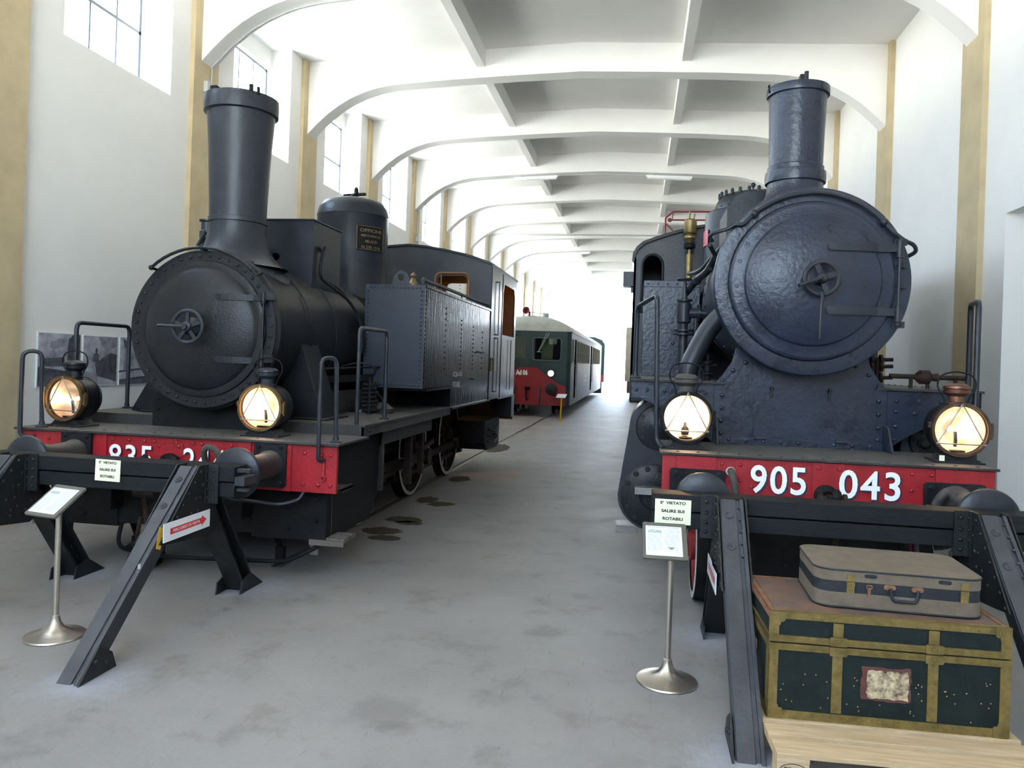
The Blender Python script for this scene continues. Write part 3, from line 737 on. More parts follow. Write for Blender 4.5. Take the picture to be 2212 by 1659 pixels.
# cab
b = MB(); roof = [(x, 3.42+.48*(1-(abs(x)/1.44)**2.3)) for x in [1.44*cos(pi*i/24) for i in range(25)]]
out = [(-1.44,1.76),(-1.44,3.26)]+[(-1.43,3.37),(-1.38,3.46),(-1.30,3.53)]+[(x, 3.57+.235*(1-(abs(x)/1.2)**2)) for x in [-1.15+2.3*i/16 for i in range(17)]]+[(1.30,3.53),(1.38,3.46),(1.43,3.37),(1.44,3.26),(1.44,1.76)]
win = [[( s*1.33, 2.6),( s*1.33, 3.23)]+[(s*(1.19)+.14*cos(a)*s, 3.23+.165*sin(a)) for a in [pi*i/10 for i in range(1,10)]]+[(s*1.05,3.23),(s*1.05,2.6)] for s in (-1, 1)]
b.prism([out]+win, (X0, 10.6, 0), (1,0,0), (0,0,1), (0,1,0), .03)
for s in (-1, 1): b.bb(x9(s*1.41), x9(s*1.44), 10.6, 11.25, 1.76, 3.35); b.bb(x9(s*1.41), x9(s*1.44), 11.25, 12.7, 1.76, 2.65); b.bb(x9(s*1.41), x9(s*1.44), 12.3, 12.7, 1.76, 3.35)
b.prism([out], (X0, 12.67, 0), (1,0,0), (0,0,1), (0,1,0), .03)
cb = b.build('cab', 'slate2', R9)
b = MB(); cr = out[1:-1]; o2 = [(x*1.02, z+.035) for x, z in cr][::-1]
b.prism(cr+o2, (X0, 10.53, 0), (1,0,0), (0,0,1), (0,1,0), 2.2); b.build('cab_roof', 'black', cb)
for wv in win:
    f = MB(); f.tube([(X0+a, 10.595, z) for a, z in wv], .018, 8, closed=True); f.build('window_frame', 'slate2', cb)
b = MB(); b.bb(-.27, -.105, 11.3, 11.6, 3.03, 3.24); b.bb(-.16, -.10, 11.4, 11.5, 2.95, 3.04); b.build('side_box', 'slate2', cb)
# whistle column (brass), injector valve, pipes on the viewer's left side
b = MB(); wx = .60
b.cyl((wx,10.3,2.75),(wx,10.3,3.36), .040, n=16); b.lathe([(.02,3.36),(.02,3.50),(.045,3.54),(.072,3.57),(.072,3.59),(.05,3.62),(.075,3.63),(.082,3.64),(.082,3.80),(.06,3.82),(.0,3.825)], (wx,10.3,0), (0,0,1), 24)
b.tube([(wx-.02,10.3,3.80),(wx-.01,10.3,3.92)], .013, 8); b.tube([(wx+.04,10.3,3.80),(wx+.05,10.3,3.89)], .011, 8)
b.build('brass_whistle', 'brass', R9)
b = MB(); b.lathe([(.03,0),(.075,.02),(.075,.07),(.03,.09)], (wx,10.3,3.42), (0,0,1), 16); b.build('whistle_collar', 'dark', R9)
b = MB(); vx, vy = .42, 7.75
b.lathe([(.045,0),(.07,.02),(.07,.20),(.05,.22),(.078,.225),(.078,.24),(.03,.25),(.02,.36),(.012,.44)], (vx,vy,2.30), (0,0,1), 20)
b.ring((vx,vy,2.74), (0,0,1), .075, .010, 24, 8); b.bar((vx-.07,vy,2.74),(vx+.07,vy,2.74), .014, .010); b.bar((vx,vy-.07,2.74),(vx,vy+.07,2.74), .014, .010)
b.cyl((vx,vy,2.41),(vx+.24,vy,2.41), .05, n=16); b.lathe([(.09,0),(.09,.02),(0,.02)], (vx+.13,vy,2.41), (1,0,0), 14)
b.lathe([(.10,0),(.10,.02),(.03,.02),(.03,.035),(.10,.035),(.10,.055)], (vx,vy,2.19), (0,0,1), 14)
b.cyl((vx,vy,1.76),(vx,vy,2.30), .042, n=14); b.tube(smooth_path([(vx+.12,vy,2.36),(vx+.12,vy,2.1),(vx+.16,vy,1.95),(vx+.18,vy,1.76)],4), .025, 10)
b.build('injector_valve', 'slate2', R9)
b = MB(); b.tube(smooth_path([(.72,6.95,2.36),(.60,6.98,2.22),(.50,7.0,2.02),(.44,7.0,1.88),(.42,7.0,1.76)],6), .085, 18)
b.build('exhaust_pipe', 'slate2', R9)
b = MB(); b.tube(smooth_path([(.76,6.9,3.0),(.66,7.0,2.90),(.60,7.3,2.78),(.52,7.6,2.72),(.44,7.9,2.62)],6), .035, 12)
b.tube(smooth_path([(.78,7.1,3.02),(.70,7.3,2.98),(.58,7.9,2.86),(.5,8.6,2.9)],6), .022, 10)
b.tube(smooth_path([(.56,6.75,2.93),(.62,6.9,2.86),(.70,7.0,2.70),(.66,7.1,2.5)],5), .02, 10)
for p in ((.62,7.22,2.80),(.52,7.6,2.72)): b.sph(p, .05, 10)
b.build('pipework', 'slate2', R9)
b = MB(); b.lathe([(.03,0),(.03,.05),(.07,.055),(.07,.07),(.03,.08),(.025,.14),(.05,.15),(.05,.17),(.015,.18),(.015,.23)], (.60,7.0,1.762), (0,0,1), 12)
b.tube(smooth_path([(.60,7.0,1.98),(.52,7.0,2.0),(.46,7.0,1.95)],4), .015, 8); b.cyl((.54,7.0,1.90),(.68,7.0,1.90), .013, n=8)
b.build('drain_cock', 'dark', R9)
for x, zt in ((2.02, 2.2), (2.10, 2.02)):
    b = MB(); b.cyl((x,7.3,1.76),(x,7.3,zt), .022, n=10)
    for z in (1.84,1.94,2.0): b.lathe([(.02,-.02),(.05,-.01),(.05,.01),(.02,.02)], (x+.03,7.3,z), (1,0,.1), 10); b.cyl((x+.03,7.3,z),(x+.13,7.3,z+.005), .017, n=8)
    b.build('lubricator_fitting', 'rustdark', R9)
b = MB(); b.cyl((2.1,6.95,1.86),(2.72,6.95,1.86), .022, n=10); b.lathe([(.025,-.08),(.06,-.04),(.06,.03),(.03,.05),(.035,.1)], (2.38,6.95,1.86), (1,0,0), 14)
for x in (2.27, 2.40, 2.62): b.cyl((x,6.95,1.76),(x,6.95,1.86), .016, n=8)
b.build('brake_shaft', 'rustdark', R9)
# grab rails
drop(R9, 'grab_rail', 'slate2', [(-.03,6.80,1.77),(-.03,6.80,2.39),(.10,6.15,2.42),(.12,6.02,2.42),(.15,6.02,1.30),(.20,5.98,1.25)], .019, .10, feet=[(-.03,6.80,1.762)])
drop(R9, 'grab_rail', 'slate2', [(2.66,6.80,1.77),(2.66,6.80,2.47),(2.52,6.30,2.45),(2.47,6.18,1.26)], .022, .09, feet=[(2.66,6.80,1.762),(2.47,6.18,1.244)])
# cylinders, outside
for s in (-1, 1):
    cxx = x9(s*1.165)
    c = MB(); c1 = (cxx, .72); r1 = .31; c2 = (cxx+s*-.03, 1.33); r2 = .255
    pts = [(c1[0]+r1*cos(a), c1[1]+r1*sin(a)) for a in [pi*(1.0+i/16) for i in range(17)]]+[(c2[0]+r2*cos(a), c2[1]+r2*sin(a)) for a in [pi*i/16 for i in range(17)]]
    c.prism(pts, (0, 6.93, 0), (1,0,0), (0,0,1), (0,1,0), .62)
    cyl = c.build('cylinder_block', 'slate2', R9, bevel=.008)
    k = MB(); k.lathe([(0,.05),(.10,.05),(.12,.035),(.27,.03),(.285,.02),(.285,0)], (cxx,6.93,.72), FY, 40)
    for i in range(14): a = 2*pi*i/14; k.bolt((cxx+.245*cos(a), 6.905, .72+.245*sin(a)), FY, .019, .022)
    k.build('cylinder_cover', 'black', cyl)
    k = MB(); k.lathe([(0,.04),(.08,.04),(.10,.03),(.19,.025),(.20,0)], (c2[0],6.93,c2[1]), FY, 36)
    for i in range(10): a = 2*pi*i/10; k.bolt((c2[0]+.165*cos(a), 6.905, c2[1]+.165*sin(a)), FY, .011, .014)
    k.lathe([(.045,0),(.045,.05),(.03,.07),(0,.075)], (c2[0]+s*-.10,6.89,c2[1]-.02), FY, 14)
    k.build('valve_cover', 'black', cyl)
    k = MB(); k.bb(cxx-.16, cxx+.10, 6.76, 6.92, .80, .815); k.bb(cxx-.16, cxx+.10, 6.76, 6.775, .755, .80); k.build('footstep', 'steel', cyl)
# frames, wheels, guards
b = MB()
for s in (-1, 1): b.bb(x9(s*.58), x9(s*.61), 5.84, 12.6, .55, 1.24); b.bb(x9(s*.58), x9(s*.61), 6.8, 12.6, 1.2, 1.74)
b.bb(x9(-.62), x9(.62), 5.95, 5.98, .30, .91)
for x in (-.5,-.2,.2,.5):
    for z in (.42,.58,.74): b.bolt((x9(x), 5.95, z), FY, .014, .014)
b.build('main_frame', 'dark', R9)
for s in (-1, 1):
    g = MB(); g.tube(bent([(x9(s*.70),6.02,.90),(x9(s*.70),5.98,.55),(x9(s*.72),5.86,.35),(x9(s*.72),5.86,.12)], .12), [.022]*14, 8); g.box((x9(s*.72),5.86,.10), (.08,.05,.10)); g.build('guard_iron', 'iron', R9)
    spoked_wheel(R9, x9(s*.85), 6.42, .43, s, centre='redd', nsp=9)
    for y in (8.4, 10.1, 11.8): spoked_wheel(R9, x9(s*.79), y, .74, s, centre='redd', nsp=14)
b = MB(); 
for y, r_ in ((6.46,.43),(8.4,.74),(10.1,.74),(11.8,.74)): b.cyl((x9(-.7),y,r_),(x9(.7),y,r_), .085, n=16)
b.build('axle', 'dark', R9)
b = MB(); b.bb(-.17, .12, 7.55, 7.80, .30, .315); b.bb(-.17, .12, 7.55, 7.565, .24, .30); b.bb(.1,.12,7.55,7.80,.30,1.74); b.build('cab_step', 'steel', R9)
make_lantern('brightest round lantern, dark vented cap, on the 905 043 beam nearest the walkway', (.375, 6.02, 1.244), radians(4), 'black', 'dark', 'rubber', burner=1, glowx=.0, power=11)
make_lantern('glowing round lantern with browned copper chimney on the 905 043 beam', (2.315, 6.03, 1.244), radians(-3), 'dark', 'copperdark', 'copper', burner=0, glowx=-.04, power=3.5, paper=True)
# ================================================================== 835.244, left hand locomotive
XA = -3.778
R8 = thing('steam_locomotive', 'black tank locomotive with tall tapering chimney, numbered 835 on its red beam', 'locomotive', (XA, YBM, 0))
def x8(a): return XA+a
b = MB(); b.bb(x8(-1.43), x8(1.43), 5.80, 5.835, .765, 1.145)
b.bb(x8(-.70), x8(-.60), 5.785, 5.80, .765, 1.143); b.bb(x8(.60), x8(.70), 5.785, 5.80, .765, 1.143)
b.bb(x8(.97), x8(1.05), 5.785, 5.80, .765, 1.143); b.bb(x8(-1.05), x8(-.97), 5.785, 5.80, .765, 1.143)
b.prism(rrect(-.16, .10, .99, 1.10, .02), (XA, 5.79, 0), (1,0,0), (0,0,1), (0,1,0), .02)
for x in (-.55,-.40,-.26,-.17,.03,.18,.26,.34,.52): b.rivet((x8(x), 5.80, 1.105), FY, .017, .014)
for x in (-.12,.06): b.rivet((x8(x), 5.79, 1.075), FY, .018, .014)
for s in (-1, 1):
    for x, z in ((1.16,1.08),(1.30,1.07),(1.38,1.07),(1.15,.83),(1.28,.83),(1.38,.83)): b.rivet((x8(s*x), 5.80, z), FY, .019, .017)
bm = b.build('buffer_beam', 'red', R8, bevel=.003)
b = MB(); b.tube([(x8(1.325),5.79,1.01),(x8(1.325),5.785,.90)], .012, 8); b.ring((x8(1.325),5.785,.885), FY, .02, .006, 16, 6); b.sph((x8(1.325),5.785,1.02), .016, 8); b.build('latch', 'railred', bm)
for s, xa, xb in (('835', -4.352, -3.955), ('244', -3.672, -3.30)):
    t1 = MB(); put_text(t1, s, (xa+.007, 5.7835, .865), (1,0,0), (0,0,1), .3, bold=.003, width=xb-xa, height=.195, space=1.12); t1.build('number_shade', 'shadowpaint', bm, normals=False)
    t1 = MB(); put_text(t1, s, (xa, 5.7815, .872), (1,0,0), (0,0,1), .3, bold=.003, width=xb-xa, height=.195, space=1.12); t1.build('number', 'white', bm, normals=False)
b = MB(); b.bb(x8(-1.46), x8(1.46), 5.755, 6.45, 1.147, 1.167)
for i in range(18):
    if i % 3: b.rivet((x8(-1.3+i*.155), 5.86, 1.167), (0,0,1), .014, .007)
for i in range(9): b.rivet((x8(-1.2+i*.3), 6.05, 1.167), (0,0,1), .014, .007)
b.build('front_platform', 'dusty', R8, bevel=.003)
for s in (-1, 1): buffer(R8, x8(s*.875), 5.80, 5.215, .985-.01, R=.19, plate='black', head='slate2', barrel='dusty', r0=.115, r1=.112, pw=.28, ph=.37)
b = MB(); cx = XA
b.lathe([(.07,0),(.09,.02),(.09,.05),(.05,.06),(.045,.14)], (cx,5.79,.93), FY, 20)
b.tube(smooth_path([(cx,5.68,.93),(cx,5.57,.94),(cx,5.48,.97),(cx,5.43,1.0),(cx,5.45,1.04)],5), [.04]*16+[.034,.03,.026,.022,.018], 12)
b.build('draw_hook', 'dark', R8)
b = MB()
for s in (-1, 1): b.tube(smooth_path([(cx+s*.05,5.60,.97),(cx+s*.09,5.52,.99),(cx+s*.10,5.46,.97),(cx+s*.09,5.44,.85),(cx+s*.05,5.46,.72)],5), .02, 10)
b.cyl((cx-.09,5.45,.74),(cx+.09,5.45,.74), .03, n=12); b.cyl((cx,5.45,.74),(cx+.02,5.47,.50), .024, n=12)
for s in (-1, 1): b.tube([(cx+s*.04,5.47,.55),(cx+s*.06,5.46,.40),(cx+s*.03,5.46,.30)], .016, 8)
b.build('screw_coupling', 'rustdark', R8)
hose(R8, [(x8(.36),5.79,.90),(x8(.37),5.68,.98),(x8(.39),5.62,1.07),(x8(.44),5.60,1.11),(x8(.50),5.61,1.08),(x8(.52),5.63,1.0),(x8(.53),5.64,.8)], .024)
b = MB(); b.tube(bent([(x8(1.15),5.82,.765),(x8(1.12),5.80,.70),(x8(1.0),5.72,.665),(x8(.45),5.62,.72)], .07), .014, 10); b.build('uncoupling_rail', 'slate2', R8)
# smokebox
ZA = 2.06; YF = 6.2
b = MB(); b.lathe([(0,.02),(.66,.02),(.69,.0),(.71,-.02),(.712,-.045),(.675,-.05),(.668,-.07),(.668,-1.35),(.675,-1.35),(.675,-1.40),(.665,-1.40),(.665,-2.5),(.62,-2.5),(0,-2.5)], (XA, YF, ZA), FY, 96)
sb = b.build('smokebox', 'black', R8)
for i in range(42):
    a = 2*pi*i/42; bb_ = None
b = MB(); b.lathe([(.688,.0),(.688,.012),(.60,.012),(.60,0)], (XA, YF-.018, ZA), FY, 96)
for i in range(44): a = 2*pi*(i+.5)/44; b.rivet((XA+.640*cos(a), YF-.028, ZA+.640*sin(a)), FY, .017, .015)
b.build('front_ring', 'black', sb)
b = MB(); b.lathe([(.598,.0),(.595,.028),(.57,.034),(.535,.034),(.52,.05),(.50,.062),(.42,.088),(.30,.112),(.15,.126),(0,.13)], (XA, YF-.02, ZA), FY, 96)
dr = b.build('smokebox_door', 'black', sb)
def yd(q, zz):
    rr = sqrt(q*q+zz*zz); pf = [(0,.13),(.15,.126),(.30,.112),(.42,.088),(.50,.062),(.535,.036),(.7,.03),(1,.03)]
    for (r0, h0), (r1, h1) in zip(pf, pf[1:]):
        if rr <= r1: return YF-.02-(h0+(h1-h0)*(rr-r0)/(r1-r0))-.008
    return YF-.05
for z in (ZA+.28, ZA-.26):
    h = MB(); n = 8
    for i in range(n):
        a = .20+.38*i/n; c = .20+.38*(i+1)/n; h.bar((x8(a), yd(a, z-ZA), z), (x8(c)+.004, yd(c, z-ZA), z), .016, .055, (0,0,1))
    h.cyl((x8(.20), yd(.2,.28)+.01, z), (x8(.20), yd(.2,.28)-.008, z), .0275, n=12); h.cyl((x8(.585), YF-.07, z-.05), (x8(.585), YF-.07, z+.05), .025, n=12)
    h.bar((x8(.585), YF-.06, z+.02), (x8(.66), YF-.02, z+.02), .05, .07)
    h.build('hinge_strap', 'black', dr)
h = MB(); h.cyl((x8(.585),YF-.07,ZA-.30),(x8(.585),YF-.07,ZA+.32), .009, n=10); h.build('hinge_pin', 'black', dr)
w = MB(); wc = Vector((x8(.01), 5.93, ZA+.01)); w.ring(wc, FY, .135, .016, 40, 10)
for i in range(5): a = radians(90+i*72); w.bar(wc+Vector((cos(a)*.03,0,sin(a)*.03)), wc+Vector((cos(a)*.12,0,sin(a)*.12)), .03, .016, (0,1,0))
w.lathe([(.08,-.16),(.08,-.05),(.06,-.03),(.042,.0),(.042,.03),(.025,.04),(.025,.06),(0,.06)], wc, FY, 20)
w.build('locking_wheel', 'slate2', dr)
w = MB(); w.tube([wc+Vector((0,-.05,0)), wc+Vector((-.03,-.055,.0)), wc+Vector((-.20,-.12,.0))], .012, 10); w.build('locking_lever', 'slate2', dr)
b = MB(); ar = [(x8(.705*cos(radians(a))), YF-.09, ZA+.705*sin(radians(a))) for a in range(132, 38, -6)]
b.tube([(x8(-.50),YF-.03,ZA+.53)]+ar+[(x8(.54),YF-.03,ZA+.50)], .014, 10)
for a in (132, 90, 48): b.sph((x8(.705*cos(radians(a))), YF-.09, ZA+.705*sin(radians(a))), .024, 10); b.cyl((x8(.70*cos(radians(a))), YF-.09, ZA+.70*sin(radians(a))), (x8(.69*cos(radians(a))), YF+.0, ZA+.69*sin(radians(a))), .012, n=8)
b.build('handrail', 'black', R8)
# patch, port on the drum
b = MB()
def drum(a, y, r=.672): return (XA+r*cos(radians(a)), y, ZA+r*sin(radians(a)))
pa = [[drum(a, y) for a in (8, 14, 20, 26, 32)] for y in (6.85, 7.15)]
vs = pa[0]+pa[1]+[drum(a, 6.85, .66) for a in (8,14,20,26,32)]+[drum(a, 7.15, .66) for a in (8,14,20,26,32)]
fs = [(i,i+1,i+6,i+5) for i in range(4)]+[(i,i+1,i+11,i+10) for i in range(4)]+[(5+i,6+i,16+i,15+i) for i in range(4)]+[(0,5,15,10),(4,9,19,14)]
b.add(vs, fs); b.build('drum_patch', 'black', sb, sharp=50)
b = MB(); d = Vector((cos(radians(6)),0,sin(radians(6)))); b.lathe([(0,-.01),(.055,-.01),(.06,.004),(.075,.006),(.075,0)], Vector(drum(6, 8.0, .667)), d, 20); b.build('wash_plug', 'dark', sb)
for y in (6.95, 7.62):
    b = MB(); b.lathe([(.669,-.02),(.676,-.02),(.676,.02),(.669,.02)], (XA, y, ZA), (0,1,0), 80, closed=True); b.build('boiler_band', 'black', sb)
# saddle under the drum
b = MB(); b.prism([(-.62,1.167),(-.62,1.42),(-.55,1.56),(.55,1.56),(.62,1.42),(.62,1.167)], (XA, 6.42, 0), (1,0,0), (0,0,1), (0,1,0), 1.4)
for s in (-1, 1):
    for z in (1.22,1.32,1.42): b.rivet((x8(s*.57), 6.42, z), FY, .017, .015)
b.build('saddle', 'dark', R8)
for s in (-1, 1):
    w = MB(); w.prism([(.50,2.02),(.64,2.02),(.90,1.27),(.47,1.27)] if s > 0 else [(-.50,2.02),(-.64,2.02),(-1.08,1.27),(-.47,1.27)], (XA, 6.75, 0), (1,0,0), (0,0,1), (0,1,0), .38)
    # rounded outer flank
    q = [(x8(s*(.64+.32*t)), 2.02-.75*t) for t in (0,.25,.5,.75,1)]
    w.bb(x8(s*.46), x8(s*.95), 6.70, 7.25, 1.262, 1.28)
    w.build('steam_pipe_casing', 'black', R8, bevel=.006)
# chimney
b = MB(); P_ = [(.47,2.66),(.43,2.68),(.36,2.74),(.30,2.83),(.268,2.93),(.258,3.02),(.256,3.07),(.268,3.075),(.268,3.115),(.257,3.12),(.262,3.3),(.285,3.8),(.305,4.09),(.335,4.10),(.338,4.17),(.335,4.245),(.315,4.25),(.30,4.24),(.28,3.8),(.24,2.9)]
b.lathe(P_, (XA, 6.7, 0), (0,0,1), 64)
ch = b.build('chimney', 'slate2', R8)
b = MB()
n = 40; ring0 = []; ring1 = []; ring2 = []
for i in range(n):
    a = 2*pi*i/n; X_, Y_ = .50*cos(a), .45*sin(a)
    zz = ZA+sqrt(max(0, .668**2-X_*X_)); ring0.append((XA+X_, 6.7+Y_, zz-.02)); ring1.append((XA+X_, 6.7+Y_, zz+.022)); ring2.append((XA+.66*X_, 6.7+.7*Y_, max(2.74, ZA+sqrt(.668**2-(.66*X_)**2)+.05)))
b.add(ring0+ring1+ring2, [(i,(i+1)%n,n+(i+1)%n,n+i) for i in range(n)]+[(n+i,n+(i+1)%n,2*n+(i+1)%n,2*n+i) for i in range(n)])
for i in range(12): a = 2*pi*(i+.5)/12; X_ = .44*cos(a); b.bolt((XA+X_, 6.7+.40*sin(a), ZA+sqrt(.668**2-X_*X_)+.02), (.3*cos(a),0,1), .016, .018)
b.build('chimney_flange', 'slate2', ch)
b = MB(); b.lathe([(0,4.27),(.30,4.26),(.315,4.25),(.30,4.235)], (XA,6.7,0), (0,0,1), 40); b.bb(XA-.16, XA-.10, 6.42, 6.5, 4.245, 4.29); b.cyl((XA+.22,6.46,4.24),(XA+.22,6.46,4.30), .02, n=8); b.cyl((XA+.27,6.50,4.22),(XA+.27,6.50,4.29), .014, n=8); b.build('chimney_lid', 'dark', ch)
# valves on the far shoulder, sand box, dome
b = MB(); px_, py_ = -4.30, 7.05
b.lathe([(.085,2.62),(.085,2.80),(.05,2.86),(.045,2.96),(.075,3.0),(.075,3.06),(.06,3.07),(.06,3.15),(.08,3.16),(.08,3.175),(0,3.18)], (px_,py_,0), (0,0,1), 20); b.tube([(px_-.07,py_-.05,2.9),(px_+.03,py_-.08,3.05)], .02, 8)
b.build('snifting_valve', 'slate2', R8)
b = MB(); b.bb(x8(-.45), x8(.45), 7.38, 8.12, 2.45, 3.24); b.bb(x8(-.465), x8(.465), 7.365, 8.135, 3.24, 3.255); b.rivet((x8(.0),7.6,3.255),(0,0,1),.06,.02)
b.lathe([(0,.0),(.045,.0),(.05,.01),(.05,0)], (x8(.05),7.38,2.86), FY, 16)
sx_ = b.build('sand_box', 'slate2', R8, bevel=.004)
b = MB(); b.tube(smooth_path([(x8(.46),7.62,2.95),(x8(.49),7.60,3.0),(x8(.49),7.56,2.95),(x8(.48),7.52,2.75),(x8(.49),7.56,2.66),(x8(.55),7.72,2.58),(x8(.63),8.0,2.45),(x8(.70),8.2,2.2),(x8(.71),8.22,1.95)],6), .018, 10)
b.tube(smooth_path([(x8(.45),7.75,2.66),(x8(.58),7.9,2.55),(x8(.68),8.1,2.32),(x8(.72),8.15,2.1),(x8(.72),8.15,1.9)],5), .014, 8)
b.build('sanding_pipe', 'black', R8)
YD8 = 9.6
b = MB(); b.lathe([(.50,2.60),(.47,2.68),(.46,2.75),(.46,3.68),(.465,3.69),(.46,3.71),(.44,3.80),(.38,3.88),(.28,3.915),(0,3.93)], (XA,YD8,0), (0,0,1), 56)
dm = b.build('steam_dome', 'slate2', R8)
b = MB(); b.bar((x8(-.14),YD8,3.98),(x8(.16),YD8,4.0), .05, .03); b.bar((x8(.0),YD8-.18,3.90),(x8(.05),YD8,4.02), .03, .04); b.bar((x8(.0),YD8+.1,3.9),(x8(.05),YD8,4.02), .03, .05); b.lathe([(.03,0),(.03,.09),(.012,.12),(0,.12)], (x8(.03),YD8,3.97), (0,0,1), 8); b.lathe([(.08,0),(.05,.05),(0,.06)], (x8(-.18),YD8,3.90), (0,0,1), 12)
b.build('safety_valve', 'dark', dm)
b = MB(); A0, A1, rr = -62, -14, .470
def dp(a, z, r=rr): return (XA+r*cos(radians(a)), YD8+r*sin(radians(a)), z)
aa = [A0+(A1-A0)*i/8 for i in range(9)]; z0, z1 = 3.21, 3.53
V_ = [dp(a, z0) for a in aa]+[dp(a, z1) for a in aa]+[dp(a, z0, .458) for a in aa]+[dp(a, z1, .458) for a in aa]
b.add(V_, [(i,i+1,10+i,9+i) for i in range(8)]+[(i,i+1,19+i,18+i) for i in range(8)]+[(9+i,10+i,28+i,27+i) for i in range(8)]+[(0,9,27,18),(8,17,35,26)])
pq = b.build('maker_plate', 'dark', dm, sharp=60)
b = MB(); b.tube([dp(a, z0+.012, .474) for a in aa]+[dp(a, z1-.012, .474) for a in aa[::-1]], .005, 6, closed=True); b.build('plate_border', 'dimbrass', pq)
b = MB()
for s, z, h_, w_ in (('OFFICINE', 3.445, .045, .40), ('MECCANICHE', 3.385, .032, .36), ('MILANO', 3.31, .04, .22), ('N 270 1910', 3.235, .04, .34)):
    V, F = text(s, 1., .02); xa = min(p[0] for p in V); xb = max(p[0] for p in V)
    m_ = radians((A0+A1)/2)
    b.add([dp(math.degrees(m_+((p[0]-(xa+xb)/2)/(xb-xa)*w_*.80)/rr), z+p[1]*h_*1.3, .4735) for p in V], F)
b.build('plate_lettering', 'dimbrass', pq, normals=False)
# side tanks
TK = [(8.28,1.53),(8.28,2.69),(12.07,2.69),(12.07,1.235),(9.66,1.235),(9.60,1.25),(9.58,1.50),(9.55,1.53)]
for s in (-1, 1):
    t = MB(); t.prism([(8.285,1.53),(8.285,2.69)]+TK[2:], (x8(s*.70), 0, 0), (0,1,0), (0,0,1), (s,0,0), .698)
    u = MB(); u.bb(x8(s*.70), x8(s*1.398), 8.276, 8.285, 1.53, 2.69)
    rivet_line(u, (x8(s*.74), 8.276, 1.565), (x8(s*1.365), 8.28, 1.565), 17, FY, .016); rivet_line(u, (x8(s*.76), 8.28, 2.655), (x8(s*1.34), 8.28, 2.655), 14, FY, .016)
    rivet_line(u, (x8(s*.735), 8.28, 1.60), (x8(s*.735), 8.28, 2.62), 22, FY, .016); rivet_line(u, (x8(s*1.36), 8.28, 1.60), (x8(s*1.36), 8.28, 2.62), 22, FY, .016)
    for y, za, n in ((9.25,2.5,12),(10.1,2.4,12),(10.85,2.35,11),(11.5,2.3,8)): rivet_line(t, (x8(s*1.398), y, za), (x8(s*1.398), y, 1.75), n, (s,0,0), .012)
    rivet_line(t, (x8(s*1.398), 8.34, 1.6), (x8(s*1.398), 8.34, 2.62), 22, (s,0,0), .010)
    t.bb(x8(s*1.395), x8(s*1.41), 8.28, 12.07, 2.665, 2.695); t.bb(x8(s*1.397), x8(s*1.405), 8.3, 12.07, 1.845, 1.86)
    t.bb(x8(s*.9), x8(s*1.43), 8.35, 9.6, 1.50, 1.525); t.bb(x8(s*1.38), x8(s*1.43), 9.62, 12.07, 1.225, 1.25)
    tk = t.build('side_tank', 'tankside' if s > 0 else 'black', R8)
    u.build('tank_front', 'slatesmooth', tk)
    p = MB(); p.tube(bent([(x8(s*1.36),8.30,2.70),(x8(s*1.36),8.30,2.755),(x8(s*1.36),12.0,2.76)], .03), .022, 10)
    for y in (9.2,10.2,11.2): p.cyl((x8(s*1.36),y,2.69),(x8(s*1.36),y,2.76), .012, n=8)
    p.build('tank_rail', 'dusty', tk)
    p = MB(); p.prism([[(-.11,0),(.11,0),(.085,.09),(.055,.15),(.0,.175),(-.055,.15),(-.085,.09)], circ(0,.09,.042,16)], (x8(s*1.08), 8.36, 2.69), (1,0,0), (0,0,1), (0,1,0), .03); p.build('lifting_lug', 'slate2', tk)
    if s > 0:
        p = MB()
        put_text(p, 'ACQUA NON', (x8(1.4005), 9.70, 1.635), (0,1,0), (0,0,1), .1, width=.50, height=.075); put_text(p, 'POTABILE', (x8(1.4005), 9.70, 1.505), (0,1,0), (0,0,1), .1, width=.42, height=.075)
        p.build('lettering', 'white', tk, normals=False)
        p = MB(); p.tube([(x8(1.40),10.85,1.60),(x8(1.43),10.85,1.60),(x8(1.43),11.1,1.60)], .008, 6); p.tube([(x8(1.40),11.2,2.0),(x8(1.44),11.2,1.98),(x8(1.44),11.45,2.0)], .008, 6); p.build('tank_handle', 'dark', tk)
# cab
zc0 = 1.235
roof = [(-1.40,3.40),(-1.30,3.44),(-1.1,3.51),(-.9,3.565),(-.6,3.625),(-.3,3.675),(0,3.70),(.3,3.675),(.6,3.625),(.9,3.565),(1.1,3.51),(1.30,3.44),(1.40,3.40)]
wn_ = [rrect(.47, 1.03, 2.62, 3.27, .09), rrect(-1.03, -.47, 2.62, 3.27, .09)]
b = MB(); b.prism([[(-1.40,zc0)]+roof+[(1.40,zc0)]]+wn_, (XA, 12.07, 0), (1,0,0), (0,0,1), (0,1,0), .02)
for x0_ in (0, .85): rivet_line(b, (x8(x0_+.03), 12.07, 2.75), (x8(x0_+.03), 12.07, 3.55), 16, FY, .008)
for x_, z_ in roof[1:-1]: b.rivet((x8(x_), 12.07, z_-.06), FY, .009)
cr8 = MB(); cr8.prism([[(-1.40,zc0)]+roof+[(1.40,zc0)]]+[rrect(.0, .55, 2.80, 3.36, .10), rrect(-.85, -.30, 2.80, 3.36, .10)], (XA, 14.60, 0), (1,0,0), (0,0,1), (0,1,0), .02)
cb = b.build('cab', 'slate2', R8)
cr8.build('cab_rear_plate', 'slate2', cb)
